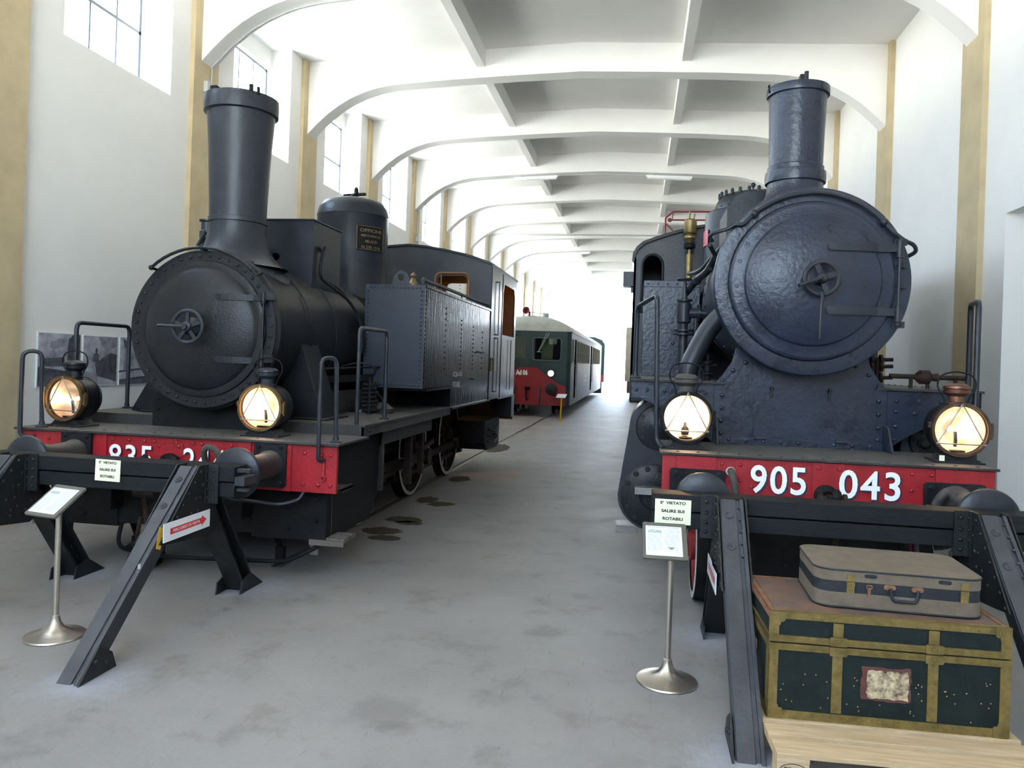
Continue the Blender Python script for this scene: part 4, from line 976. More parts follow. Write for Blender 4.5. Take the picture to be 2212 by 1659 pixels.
for s in (-1, 1):
    b = MB(); b.prism([[(12.09,zc0),(12.09,3.40),(14.60,3.40),(14.60,zc0)], [(13.15,2.33),(13.15,3.02),(13.30,3.22),(14.30,3.22),(14.42,3.08),(14.42,2.33)]], (x8(s*1.38), 0, 0), (0,1,0), (0,0,1), (s,0,0), .02)
    b.bb(x8(s*1.40), x8(s*1.408), 13.10, 13.13, zc0, 3.38); b.bb(x8(s*1.40), x8(s*1.408), 12.09, 12.12, zc0, 3.38)
    b.build('cab_side', 'cabside', cb)
b = MB(); b.prism([(x, z+.0) for x, z in roof]+[(x*1.02, z+.03) for x, z in roof[::-1]], (XA, 12.02, 0), (1,0,0), (0,0,1), (0,1,0), 2.65); b.build('cab_roof', 'black', cb)
b = MB(); b.prism([(x*.985, z-.012) for x, z in roof]+[(x*.985, z-.02) for x, z in roof[::-1]], (XA, 12.10, 0), (1,0,0), (0,0,1), (0,1,0), 2.48)
b.prism([[(-1.36,1.3),(-1.36,3.38),(1.36,3.38),(1.36,1.3)], rrect(.0,.55,2.80,3.36,.10), rrect(-.85,-.30,2.80,3.36,.10)], (XA, 14.58, 0), (1,0,0), (0,0,1), (0,1,0), .01)
for q in wn_:
    cx_ = sum(a for a, z in q)/len(q); b.prism([q, [(cx_+(a-cx_)*.86, 2.945+(z-2.945)*.86) for a, z in q]], (XA, 12.095, 0), (1,0,0), (0,0,1), (0,1,0), .12)
b.build('cab_lining', 'cabinside', cb)
for q in wn_:
    f = MB(); f.tube([(XA+a, 12.065, z) for a, z in q], .016, 8, closed=True); f.cyl((XA+q[0][0]-.38*(1 if q[0][0] > 0 else -1), 12.09, 2.62), (XA+q[0][0]-.38*(1 if q[0][0] > 0 else -1), 12.09, 3.27), .012, n=8); f.build('window_frame', 'brown', cb)
s = MB(); s.sph((x8(.50), 12.42, 3.42), .035, 12); s.build('cab_lamp', 'flame2', cb)
l = bpy.data.lights.new('cab_light', 'POINT'); l.energy = 60; l.color = (1.,.42,.08); l.shadow_soft_size = .05
lo = bpy.data.objects.new('cab_light', l); COL.objects.link(lo); lo.parent = cb; lo.location = (x8(.50)-XA, 12.42-YBM, 3.34)
f = MB(); f.tube([(x8(1.43),12.62,2.30),(x8(1.43),12.62,3.20)], .010, 8); f.tube([(x8(1.43),12.62,1.35),(x8(1.43),12.62,2.26)], .010, 8); f.tube([(x8(1.43),13.95,1.35),(x8(1.43),13.95,2.26)], .010, 8)
for z in (2.31,3.19,1.36,2.25): f.cyl((x8(1.40),12.62,z),(x8(1.44),12.62,z), .012, n=8)
f.build('cab_handrail', 'steel', cb)
f = MB(); f.bb(x8(1.398), x8(1.412), 12.16, 12.44, 1.70, 1.92); q8 = f.build('number_plate', 'dark', cb)
f = MB(); f.tube([(x8(1.414),12.17,1.71),(x8(1.414),12.17,1.91),(x8(1.414),12.43,1.91),(x8(1.414),12.43,1.71)], .006, 6, closed=True); put_text(f, 'FS', (x8(1.4145),12.22,1.83), (0,1,0), (0,0,1), .1, width=.16, height=.05); put_text(f, '835', (x8(1.4145),12.20,1.74), (0,1,0), (0,0,1), .1, width=.2, height=.065); f.build('plate_relief', 'brass', q8, normals=False)
f = MB(); put_text(f, 'Revis. T 1', (x8(1.4005),11.75,1.46), (0,1,0), (0,0,1), .1, width=.28, height=.04); put_text(f, '12-6-78', (x8(1.4005),11.75,1.37), (0,1,0), (0,0,1), .1, width=.26, height=.04); f.build('small_lettering', 'greyink', cb, normals=False)
f = MB(); f.bb(x8(.6), x8(1.42), 14.3, 14.62, .82, 1.24); f.bb(x8(1.0), x8(1.42), 12.9, 14.62, 1.215, 1.235); f.build('rear_footplate', 'black', cb)
b = MB(); b.lathe([(.05,2.60),(.05,2.80),(.085,2.84),(.085,3.0),(.05,3.03),(.035,3.08),(.05,3.12),(.02,3.15),(0,3.18)], (x8(.36), 11.2, 0), (0,0,1), 20); b.build('brass_safety_valve', 'brass', R8)
# firebox and boiler behind tanks
b = MB(); b.lathe([(.0,0),(.62,0),(.62,3.4),(0,3.4)], (XA, 8.69, ZA), (0,1,0), 48); b.bb(x8(-.69), x8(.69), 9.0, 12.07, 1.30, 2.30); b.build('firebox', 'dark', R8)
# upper running boards
for s in (-1, 1):
    r = MB(); r.bb(x8(s*.55), x8(s*1.415), 6.45, 9.6, 1.245, 1.262); r.bb(x8(s*.55), x8(s*1.40), 6.45, 6.47, 1.167, 1.245)
    r.bb(x8(s*1.385), x8(s*1.40), 6.45, 9.6, 1.16, 1.245); r.bb(x8(s*1.25), x8(s*1.30), 7.25, 9.1, 1.0, 1.16); r.bb(x8(s*1.24), x8(s*1.31), 7.25, 7.32, .55, 1.16)
    r.bb(x8(s*.68), x8(s*.70), 7.3, 9.6, 1.262, 1.50)
    for i in range(6): r.rivet((x8(s*.70), 7.9+i*.28, 1.33), (s,0,0), .017, .015)
    r.build('running_board', 'dusty', R8)
    r = MB(); r.lathe([(0,0),(.16,0),(.16,.05),(.0,.05)], (x8(s*1.0), 8.0, 1.262), (0,0,1), 20); r.lathe([(.16,.05),(.10,.10),(0,.115)], (x8(s*1.0), 8.0, 1.262), (0,0,1), 20); r.build('oil_box', 'dusty', R8)
    b = MB()
    for i in range(7):
        z = 1.30+.045*i; b.cyl((x8(s*.90), 7.75, z), (x8(s*1.06), 7.75, z+.01), .018, n=8); b.sph((x8(s*(1.06-.02*(i % 2))), 7.75, z+.01), .025, 8)
    b.cyl((x8(s*.98),7.75,1.262),(x8(s*.98),7.75,1.66), .02, n=10)
    b.tube(smooth_path([(x8(s*.98),7.75,1.62),(x8(s*1.05),7.70,1.74),(x8(s*.9),7.65,1.80),(x8(s*.72),7.6,1.76)],5), .010, 8)
    b.tube(smooth_path([(x8(s*1.05),7.74,1.5),(x8(s*1.14),7.70,1.42),(x8(s*1.12),7.72,1.32),(x8(s*1.0),7.74,1.30)],5), .008, 8)
    b.build('lubricator', 'dark', R8)
b = MB(); b.bar((x8(.66),7.2,1.62),(x8(.95),9.3,1.66), .03, .07); b.tube([(x8(.66),7.2,1.73),(x8(.9),8.3,1.76)], .012, 8); b.build('reversing_rod', 'black', R8)
# cylinders, frames, wheels, steps
for s in (-1, 1):
    c = MB(); pr_ = [(5.99,1.145),(7.24,1.145),(7.24,.72)]+[(7.24-.32*(1-cos(t)), .72-.39*sin(t)) for t in [pi/2*i/8 for i in range(1,9)]]+[(5.99,.33)]
    c.prism(pr_, (x8(s*.62), 0, 0), (0,1,0), (0,0,1), (s,0,0), .66)
    for z in (.50,.68,.86,1.04): c.bolt((x8(s*1.19), 5.99, z), FY, .017, .02)
    for z in (.42,.6): c.bolt((x8(s*.95), 5.99, z), FY, .017, .02)
    c.build('cylinder_casing', 'dark', R8, bevel=.006)
    u = MB(); u.bb(x8(s*1.17), x8(s*1.43), 5.93, 6.16, .765, .785); u.bb(x8(s*1.415), x8(s*1.43), 5.93, 6.16, .755, .80); st = u.build('upper_step', 'dusty', R8)
    u = MB(); u.bb(x8(s*1.12), x8(s*1.19), 6.05, 6.08, .20, .765); u.cyl((x8(s*1.27),6.10,.33),(x8(s*1.27),6.10,.765), .012, n=8); u.bb(x8(s*1.14), x8(s*1.44), 5.98, 6.26, .325, .34); u.bb(x8(s*1.14), x8(s*1.44), 5.975, 5.99, .30, .345)
    for i in range(5): u.bb(x8(s*1.15), x8(s*1.44), 6.0+i*.052, 6.035+i*.052, .34, .362)
    u.build('lower_step', 'stepwood', R8)
b = MB()
for s in (-1, 1): b.bb(x8(s*.58), x8(s*.61), 5.84, 14.58, .50, 1.14)
b.bb(x8(-.62), x8(.62), 6.0, 6.03, .36, .76); b.bb(x8(-1.2), x8(1.2), 7.2, 7.3, .9, 1.2)
b.bb(x8(-.62), x8(.62), 7.5, 13.4, .62, 1.2)
b.build('main_frame', 'dark', R8)
b = MB(); b.lathe([(0,0),(.40,.02),(.42,.06),(.42,.12),(.36,.2),(.36,1.1),(0,1.1)], (x8(-.10), 6.05, .68), (0,1,0), 32)
for i in range(16): a = 2*pi*i/16; b.bolt((x8(-.10)+.39*cos(a), 6.07, .68+.39*sin(a)), FY, .015, .015)
b.build('air_reservoir', 'dark', R8)
b = MB(); b.tube(bent([(x8(-.62),6.1,.5),(x8(-.6),5.95,.16),(x8(-.1),5.85,.14),(x8(.95),6.0,.14),(x8(1.2),6.05,.28)], .12), .018, 8); b.tube([(x8(-.1),5.9,.5),(x8(-.18),5.85,.28),(x8(-.3),5.75,.22)], .05, 8)
b.build('guard_rod', 'dark', R8)
for s in (-1, 1):
    b = MB(); b.tube(bent([(x8(s*.66),6.1,.76),(x8(s*.68),6.2,.45),(x8(s*.70),6.38,.16)], .08), .028, 8); b.box((x8(s*.70),6.38,.09),(.075,.06,.14)); b.build('guard_iron', 'dark', R8)
    for y in (8.1, 10.1, 12.1): spoked_wheel(R8, x8(s*.785), y, .65, s, nsp=12)
    b = MB(); b.bar((x8(s*.87), 8.05, .52), (x8(s*.87), 12.1, .52), .05, .09); 
    for y in (8.1,10.1,12.1): b.cyl((x8(s*.80),y,.52),(x8(s*.93),y,.52), .085, n=18)
    b.build('coupling_rod', 'rustdark', R8)
    b = MB(); b.bar((x8(s*.97), 7.2, .66), (x8(s*.97), 10.1, .55), .05, .10); b.bar((x8(s*.95),7.24,.80),(x8(s*.95),8.75,.80), .06, .06); b.bar((x8(s*.95),7.24,.52),(x8(s*.95),8.75,.52), .06, .06); b.box((x8(s*.96),8.0,.66),(.1,.25,.3)); b.cyl((x8(s*.9),10.1,.55),(x8(s*1.02),10.1,.55), .11, n=18)
    b.bar((x8(s*1.06),8.9,1.1),(x8(s*1.06),9.0,.35), .05, .07); b.bar((x8(s*1.02),8.9,.6),(x8(s*1.02),10.2,.75), .04, .07); b.box((x8(s*1.12),8.75,.78),(.08,.10,.8)); b.box((x8(s*1.10),9.35,.8),(.06,.08,.75))
    b.build('motion_rod', 'rustdark', R8)
    b = MB()
    for y in (7.3, 9.3, 11.3): b.box((x8(s*.74), y, .60), (.08, .05, .6)); b.box((x8(s*.72), y+.06, .45), (.09, .09, .26))
    b.bar((x8(s*.74),7.3,.30),(x8(s*.74),12.9,.30), .03, .05); b.box((x8(s*.74),12.95,.34),(.1,.16,.12)); b.box((x8(s*.74),12.95,.52),(.1,.10,.06)); b.build('brake_gear', 'dark', R8)
b = MB()
for y in (8.1, 10.1, 12.1): b.cyl((x8(-.7),y,.65),(x8(.7),y,.65), .085, n=16)
b.build('axle', 'dark', R8)
b = MB(); b.prism([(12.5,.86),(13.75,.86),(13.85,.78),(13.85,.36),(13.6,.33),(12.75,.36),(12.5,.5)], (x8(.70), 0, 0), (0,1,0), (0,0,1), (1,0,0), .58)
for z in (.5,.6,.7): b.tube([(x8(1.28),12.8,z),(x8(1.34),13.1,z-.05),(x8(1.3),13.6,z+.02)], .014, 6)
b.sph((x8(1.31),13.3,.56), .05, 8); b.build('ash_box', 'dark', R8)
b = MB(); b.bb(x8(-1.4), x8(1.4), 14.58, 14.62, .76, 1.14); b.build('rear_beam', 'redd', R8)
# grab rails
drop(R8, 'grab_rail', 'slate2', [(x8(1.325),5.79,1.03),(x8(1.30),5.735,1.03),(x8(1.30),5.735,1.845),(x8(1.38),5.84,1.85),(x8(1.385),5.88,1.17)], .017, .06, feet=[(x8(1.385),5.88,1.167)])
drop(R8, 'grab_rail', 'slate2', [(x8(-1.29),5.79,1.09),(x8(-1.385),5.74,1.09),(x8(-1.385),5.74,1.815),(x8(-1.27),5.82,1.82),(x8(-1.265),5.84,1.17)], .018, .07, feet=[(x8(-1.265),5.84,1.167)])
drop(R8, 'grab_rail', 'slate2', [(x8(1.40),6.62,1.20),(x8(1.33),6.47,1.20),(x8(1.33),6.47,2.12),(x8(1.33),7.22,2.125),(x8(1.33),7.22,1.27)], .019, .07, feet=[(x8(1.33),7.22,1.262)])
drop(R8, 'grab_rail', 'slate2', [(x8(-1.32),6.28,1.20),(x8(-1.32),6.28,2.09),(x8(-1.32),7.02,2.09),(x8(-1.32),7.02,1.27)], .020, .07, feet=[(x8(-1.32),7.02,1.262)])
make_lantern('dimmest round lantern, in front of the photographs, on the 835 beam', (-4.935, 5.97, 1.167), radians(-3), 'black', 'brownrim', 'black', burner=0, glowx=.045, power=1.2)
make_lantern('brightly glowing round lantern below the smokebox door hinge on the 835 beam', (-3.11, 5.99, 1.167), radians(0), 'black', 'brownrim', 'slate2', burner=0, glowx=.01, power=6)
# left track: loose coupling chain and rags below the beam

b = MB(); rnd = random.Random(11)
for i in range(16):
    c = Vector((-4.02+rnd.uniform(-.13,.13), 5.95+rnd.uniform(-.12,.12), .045+rnd.random()*.16)); b.lathe([(0,-.035),(.06,-.02),(.075,0),(.05,.03),(0,.04)], c, (rnd.uniform(-.4,.4), rnd.uniform(-.4,.4), 1), 9)
b.cyl((-4.0,5.98,.12),(-3.95,6.02,.55), .05, n=10); bb_ = b.build('hose_coupling', 'dark', R8)
b = MB(); b.tube([(-4.16,5.86,.03),(-4.06,5.90,.04),(-3.98,5.92,.08)], .012, 8); b.build('coupling_lever', 'redknob', bb_)
# ================================================================== buffer stops
def buffer_stop(label, xs, xa, xb, side):
    xm = sum(xs)/2
    t = thing('buffer_stop', label, 'buffer stop', (xm, 4.9, 0), 'rail built buffer stops')
    for z0, z1, dy in ((.955, 1.06, 0), (.845, .945, .01)):
        b = MB(); b.bb(xa, xb, 4.99+dy, 5.18, z0, z1); b.build('timber_beam', 'timber', t, bevel=.006)
    b = MB()
    for x in ((xa+xb)/2-.07, (xa+xb)/2+.07): b.cyl((x, 5.08, .93), (x, 5.08, .972), .015, n=8)
    b.build('beam_bolts', 'steel', t)
    for x in xs:
        # front strut
        A = Vector((x, 4.90, 1.06)); B = Vector((x, 3.79, -.01)); d = (B-A).normalized(); n = Vector((0, -1, 0)) - d*Vector((0,-1,0)).dot(d); n.normalize()
        s = MB(); s.bar(A-n*.045, B-n*.045, .140, .09, n)
        s.bar(A+n*.004-Vector((.020,0,0)), B+n*.004-Vector((.020,0,0)), .09, .012, n); s.bar(A+n*.006+Vector((.059,0,0)), B+n*.006+Vector((.059,0,0)), .022, .018, n)
        for q in (.12, .34): s.lathe([(0,.0),(.016,.0),(.019,.005),(.026,.006),(.026,-.01)], A+d*q+n*.010-Vector((.02,0,0)), n, 14)
        for q in range(5): s.rivet(A+d*(.06+q*.085)+n*.002+Vector((.045,0,0)), n, .011, .012)
        so = s.build('front_strut', 'iron', t, bevel=.003)
        for e in (side,):
            f = MB(); f.prism([(3.76,-.01),(3.93,.17),(3.98,.14),(4.04,.10),(4.08,0),(4.06,-.01)], (x+e*.078, 0, 0), (0,1,0), (0,0,1), (e,0,0), .012)
            for y, z in ((3.90,.09),(3.99,.06)): f.rivet((x+e*.090, y, z), (e,0,0), .014, .012)
            f.build('anchor_plate', 'iron2', so)
        A = Vector((x, 5.06, .80)); B = Vector((x, 5.62, -.01)); d = (B-A).normalized(); n = Vector((0,1,0))-d*d.y; n.normalize()
        s = MB(); s.bar(A, B, .15, .02, n); s.bar(A+n*.06, B+n*.06, .02, .12, n); s.bar(A+n*.12, B+n*.12, .15, .02, n)
        ro = s.build('rear_strut', 'iron2', t, bevel=.003)
        f = MB(); f.prism([(5.50,-.01),(5.53,.10),(5.66,.13),(5.86,0),(5.86,-.01)], (x+.078, 0, 0), (0,1,0), (0,0,1), (1,0,0), .012); f.prism([(5.44,-.01),(5.46,.09),(5.56,.12),(5.72,-.01)], (x-.09, 0, 0), (0,1,0), (0,0,1), (1,0,0), .012); f.build('anchor_plate', 'iron2', ro)
        for e in (-1, 1):
            g = MB(); g.prism([(4.88,1.072),(5.00,1.072),(5.00,.79),(5.12,.76),(5.14,.62),(5.02,.56),(4.62,.60),(4.46,.62)], (x+e*.078, 0, 0), (0,1,0), (0,0,1), (e,0,0), .010)
            for i in range(7): g.rivet((x+e*.088, 4.90-.065*i, 1.03-.066*i), (e,0,0), .012)
            for i in range(5): g.rivet((x+e*.088, 4.965-.03*i, 1.02-.085*i), (e,0,0), .012)
            for y, z in ((4.86,.85),(4.80,.76),(4.90,.70),(4.98,.66),(4.72,.70),(4.84,.64),(5.05,.63),(5.03,.72)): g.rivet((x+e*.088, y, z), (e,0,0), .012)
            g.build('gusset_plate', 'iron2', t)
            if e == side:
                c = MB(); c.bb(x+e*.088, x+e*.098, 4.955, 4.985, .80, 1.072); c.bb(x+e*.088, x+e*.175, 4.975, 4.987, .80, 1.072)
                for z in (.84,.90,.96,1.03): c.rivet((x+e*.140, 4.975, z), FY, .013, .012); c.rivet((x+e*.098, 4.97, z), (e,0,0), .009, .008)
                c.build('angle_cleat', 'iron2', t)
    return t
BL = buffer_stop('black riveted buffer stop on the hall floor facing the 835 beam', (RAILS[0], RAILS[1]), -4.78, -2.775, 1)
BR = buffer_stop('black riveted buffer stop standing behind the suitcase and trunk', (RAILS[2]-.018, RAILS[3]+.03), .11, 2.50, -1)
b = MB(); b.bb(-2.775, -2.70, 5.0, 5.17, .93, .99); b.bb(-2.775,-2.68,5.03,5.06,1.02,1.045); b.bb(-2.775,-2.69,5.03,5.06,.885,.905); b.build('end_bolts', 'iron', BL)
b = MB(); b.prism([(4.445,.60),(4.49,.585),(4.52,.64),(4.505,.72),(4.475,.735)], (-2.9895,0,0), (0,1,0), (0,0,1), (1,0,0), .0012); b.build('yellow_paint_smear', 'yellowpaint', BL)
b = MB(); b.box((-2.9895,4.285,.53), (.002,.022,.03)); b.build('number_tag', 'paper', BL)

def card_sign(label, x, y, z, w, h, group='yellowish no climbing notices', rot=0.):
    o = MB(); R = Matrix.Rotation(rot, 3, 'Y'); o.box((x, y, z), (w, .004, h), R=R)
    t = o.build('notice_card', 'cream', off=(x, y, z)); tag(t, label, 'sign', group)
    m = MB(); u = R @ Vector((1,0,0)); v = R @ Vector((0,0,1))
    put_text(m, "E'  VIETATO", Vector((x, y-.0035, z))+v*(h*.30), u, v, .1, align='C', width=w*.70, height=h*.125, bold=.004)
    put_text(m, 'SALIRE SUI', Vector((x, y-.0035, z))+v*(-h*.03), u, v, .1, align='C', width=w*.64, height=h*.125, bold=.004)
    put_text(m, 'ROTABILI', Vector((x, y-.0035, z))+v*(-h*.34), u, v, .1, align='C', width=w*.56, height=h*.125, bold=.004)
    m.build('lettering', 'ink', t, normals=False); return t
card_sign("E' VIETATO SALIRE SUI ROTABILI notice on the timber before the 835 beam", -3.755, 4.986, .983, .20, .155, rot=radians(1))
card_sign("E' VIETATO SALIRE SUI ROTABILI notice on the timber end beside the round wheel casing", .243, 4.986, .950, .225, .157)
def route_sign(label, x, e, pts, notch=False):
    """thin board lying in a plane of constant x"""
    (y0, za), (y1, zb) = pts; h = .122
    t = MB(); q = [(0,0),(.535,.0),(.535,h),(.30,h),(.27,h-.015),(.0,h)] if notch else [(0,0),(.535,0),(.535,h),(0,h)]
    o = Vector((x, y0, za)); u = Vector((0, y1-y0, zb-za)).normalized(); v = Vector((0, -u.z, u.y))
    t.prism(q, o, u, v, (e,0,0), .004)
    s = t.build('arrow_board', 'signwhite', off=tuple(o)); tag(s, label, 'sign', 'visitor route boards')
    a = MB(); f = o+Vector((e*.0052,0,0)); c = h/2
    if e > 0: P_ = [(.07,c-.020),(.43,c-.020),(.43,c-.036),(.49,c),(.43,c+.036),(.43,c+.020),(.07,c+.020)]
    else: P_ = [(.07,c-.020),(.46,c-.020),(.46,c+.020),(.07,c+.020)]
    a.prism(P_, f, u, v, (e,0,0), .0004); a.build('red_arrow', 'signred', s)
    m = MB(); uu = u if e > 0 else -u; oo = f+Vector((e*.0008,0,0))+u*(.10 if e > 0 else .44)+v*(c-.010)
    put_text(m, 'PERCORSO DI VISITA', oo, uu, v, .1, width=.31, height=.020, bold=.002); m.build('lettering', 'signwhite', s, normals=False)
    return s
route_sign('PERCORSO DI VISITA arrow board on the stop before the 835 beam', -2.963, 1, ((4.476,.630),(5.012,.632)))
route_sign('PERCORSO DI VISITA arrow board seen edge on beside the trunk', .484, -1, ((4.58,.560),(5.10,.555)), notch=True)

# ------------------------------------------------------------------ lectern style information stands
def info_stand(label, x, y, rz, px, py, w=.265, zb=.755, zt=.93):
    t = thing('information_stand', label, 'information stand', (x, y, 0), 'chrome information stands')
    b = MB(); b.lathe([(.0,.0),(.178,.0),(.182,.006),(.178,.014),(.14,.024),(.09,.038),(.055,.06),(.036,.09),(.028,.12),(.026,.135),(.020,.14),(0,.14)], (x,y,0), (0,0,1), 56); b.build('base', 'chrome', t)
    b = MB(); b.cyl((x,y,.13),(x,y,.80), .0185, n=24); b.build('pole', 'chrome', t)
    c, s = cos(rz), sin(rz); U = Vector((c, s, 0)); D = Vector((-s*.22, c*.22, zt-zb)); l = D.length; V = D.normalized(); Nn = U.cross(V)
    O = Vector((px, py, zb))
    f = MB(); f.prism(rrect(-w/2, w/2, 0, l, .012), O-Nn*.014, U, V, Nn, .014); p = f.build('plate', 'plateframe', t)
    f = MB(); f.prism(rrect(-w/2+.018, w/2-.03, .022, l-.03, .002), O+Nn*.0005, U, V, Nn, .002); sh = f.build('sheet', 'paper', p)
    g = MB(); a0 = -w/2+.028; a1 = w/2-.04
    g.prism([(a0,l-.042),(a1,l-.042),(a1,l-.037),(a0,l-.037)], O+Nn*.0028, U, V, Nn, .0002)
    g.prism([(a0,l-.085),(a0+.005,l-.066),(a0+.02,l-.060),(a0+.03,l-.052),(a0+.036,l-.060),(a0+.07,l-.060),(a0+.085,l-.066),(a0+.085,l-.085)], O+Nn*.0028, U, V, Nn, .0002)
    g.build('sheet_picture', 'greenink', sh)
    g = MB(); rnd = random.Random(3)
    for k in range(20):
        v0 = l-.093-.0068*k
        if v0 < .03: break
        for (x0_, x1_) in ((a0, (a0+a1)/2-.004), ((a0+a1)/2+.004, a1)):
            x1_ -= rnd.random()*.012; g.prism([(x0_,v0),(x1_,v0),(x1_,v0+.0022),(x0_,v0+.0022)], O+Nn*.0028, U, V, Nn, .0002)
    for k in range(5): v0 = l-.056-.0068*k; g.prism([((a0+a1)/2+.004,v0),(a1,v0),(a1,v0+.0022),((a0+a1)/2+.004,v0+.0022)], O+Nn*.0028, U, V, Nn, .0002)
    g.build('sheet_print', 'greyink', sh)
    return t
info_stand('chrome information stand holding a tilted sheet before the 835 buffer stop', -3.65, 4.40, radians(-12), -3.685, 4.27, w=.275, zb=.80, zt=.955)
info_stand('chrome information stand holding a tilted sheet beside the walkway end of the trunk stop', .225, 4.66, radians(2), .192, 4.585, w=.262, zb=.745, zt=.912)
t = thing('information_stand', 'small far-off information stand on a thin yellow post by the green railcar', 'information stand', (-2.40, 24.27, 0))
b = MB(); b.cyl((-2.40,24.27,0),(-2.40,24.27,.78), .028, n=10); b.lathe([(0,0),(.10,0),(.10,.012),(0,.012)], (-2.40,24.27,0), (0,0,1), 16); b.build('post', 'yellowpaint', t)
b = MB(); b.prism([(-.17,-.0),(.13,0),(.17,.22),(-.13,.22)], (-2.40,24.2,.77), (1,0,0), (0,.8,.5), (0,-.5,.8), .015); b.build('plate', 'paper', t)

# ================================================================== luggage on a pallet
PR = radians(2.5); po = Vector((.675, 3.63, 0)); pu = Vector((cos(PR), sin(PR), 0)); pv = Vector((-sin(PR), cos(PR), 0)); PZ = Matrix.Rotation(PR, 3, 'Z')
t = thing('wooden_pallet', 'pale pine pallet under the green trunk', 'pallet', tuple(po))
def pbox(mb, u0, u1, v0, v1, z0, z1): return mb.box(po+pu*(u0+u1)/2+pv*(v0+v1)/2+Vector((0,0,(z0+z1)/2)), (u1-u0, v1-v0, z1-z0), R=PZ)
for v0, w in ((0,.140),(.182,.112),(.335,.13),(.51,.115),(.655,.145)):
    b = MB(); pbox(b, 0, 1.2, v0, v0+w, .122, .144); b.build('top_board', 'pine', t, bevel=.002)
for u0, w in ((0,.145),(.527,.145),(1.055,.145)):
    b = MB(); pbox(b, u0, u0+w, 0, .8, .100, .122); b.build('stringer_board', 'pine', t, bevel=.002)
    for v0 in (.0, .35, .70):
        b = MB(); pbox(b, u0+.002, u0+w-.002, v0, v0+.10, .022, .100); k = b.build('block', 'pinedark' if v0 == 0 and u0 > .1 else 'pine', t, bevel=.002)
        if u0 == 0 and v0 == 0:
            m = MB(); c = po+pu*.073-pv*.0006+Vector((0,0,.070)); el = [(c+pu*.058*cos(a)+Vector((0,0,.029*sin(a)))) for a in [2*pi*i/28 for i in range(28)]]
            m.tube(el, .0018, 6, closed=True); put_text(m, 'EPAL', c-Vector((0,0,.011))-pv*.0005, pu, Vector((0,0,1)), .05, width=.082, height=.024, align='C', bold=.001); m.build('branded_oval_mark', 'ink', k, normals=False)
for v0 in (0, .35, .70):
    b = MB(); pbox(b, 0, 1.2, v0, v0+.10, 0, .022); b.build('bottom_board', 'pine', t, bevel=.002)

TR = radians(2.0); to = Vector((.690, 3.995, .144)); tu = Vector((cos(TR), sin(TR), 0)); tv = Vector((-sin(TR), cos(TR), 0)); TZ = Matrix.Rotation(TR, 3, 'Z')
TW, TD, TH = 1.115, .66, .525; ZL = .378   # lid seam
def tb(mb, u0, u1, v0, v1, z0, z1): return mb.box(to+tu*(u0+u1)/2+tv*(v0+v1)/2+Vector((0,0,(z0+z1)/2)), (u1-u0, v1-v0, z1-z0), R=TZ)
t = thing('travel_trunk', 'large dark green trunk with brass strips and a torn paper label', 'trunk', tuple(to))
b = MB(); tb(b, 0, TW, 0, TD, .0, ZL-.004); body = b.build('trunk_body', 'trunkgreen', t, bevel=.004)
b = MB(); tb(b, 0, TW, 0, TD, ZL+.004, TH); lid = b.build('trunk_lid', 'trunkgreen', t, bevel=.006)
b = MB(); tb(b, .03, TW-.03, .03, TD-.03, TH, TH+.002); b.build('lid_covering', 'trunktop', lid)
e = .006
b = MB()   # strips of the body
tb(b, -e, .042, -e, 0, 0, ZL-.035); tb(b, TW-.042, TW+e, -e, 0, 0, ZL-.035); tb(b, 0, TW, -e, 0, 0, .042)
for u in (.30, .745): tb(b, u, u+.048, -e*.8, 0, .048, ZL-.035)
tb(b, -e, 0, -e, .05, 0, ZL); tb(b, -e, 0, TD-.05, TD+e, 0, ZL); tb(b, -e, 0, 0, TD, 0, .045)
tb(b, TW, TW+e, 0, .05, 0, ZL); tb(b, TW, TW+e, TD-.05, TD, 0, ZL)
for u0 in (.0, TW-.075):
    b.prism([(u0,.0),(u0+.07,0),(u0+.07,.046),(u0+.062,.055),(u0+.05,.055),(u0+.046,.07),(u0,.07)] if u0 == 0 else [(u0+.005,.0),(u0+.075,0),(u0+.075,.07),(u0+.029,.07),(u0+.025,.055),(u0+.013,.055),(u0+.005,.046)], to-tv*.010, tu, Vector((0,0,1)), tv, .006)
for i in range(22): b.rivet(to+tu*(.03+i*.050)-tv*e+Vector((0,0,.024)), -tv, .005)
for i in range(6):
    for u in (.024, .324, .769, TW-.024): b.rivet(to+tu*u-tv*e+Vector((0,0,.07+i*.05)), -tv, .005)
b.build('body_strip', 'olivebrass', body)
b = MB()
tb(b, -e, .042, -e, 0, ZL+.035, TH+e); tb(b, TW-.042, TW+e, -e, 0, ZL+.035, TH+e); tb(b, 0, TW, -e, 0, TH-.030, TH+e)
for u in (.30, .745): tb(b, u, u+.048, -e*.8, 0, ZL+.035, TH-.036)
tb(b, 0, TW, -e, .026, TH, TH+e*.8)
for u0 in (0, TW-.075):
    b.prism([(u0,TH+e),(u0+.07,TH+e),(u0+.07,TH-.036),(u0+.06,TH-.045),(u0+.05,TH-.045),(u0+.046,TH-.062),(u0,TH-.062)] if u0 == 0 else [(u0+.005,TH+e),(u0+.075,TH+e),(u0+.075,TH-.062),(u0+.029,TH-.062),(u0+.025,TH-.045),(u0+.013,TH-.045),(u0+.005,TH-.036)], to-tv*.010, tu, Vector((0,0,1)), tv, .006)
    for k in range(3): b.bar(to+tu*(u0+.015+k*.014)-tv*.011+Vector((0,0,TH-.012)), to+tu*(u0+.028+k*.014)-tv*.011+Vector((0,0,TH-.04)), .005, .003, tv)
for i in range(18): b.rivet(to+tu*(.09+i*.055)-tv*e+Vector((0,0,TH-.018)), -tv, .005)
b.build('lid_strip', 'olivebrass', lid)
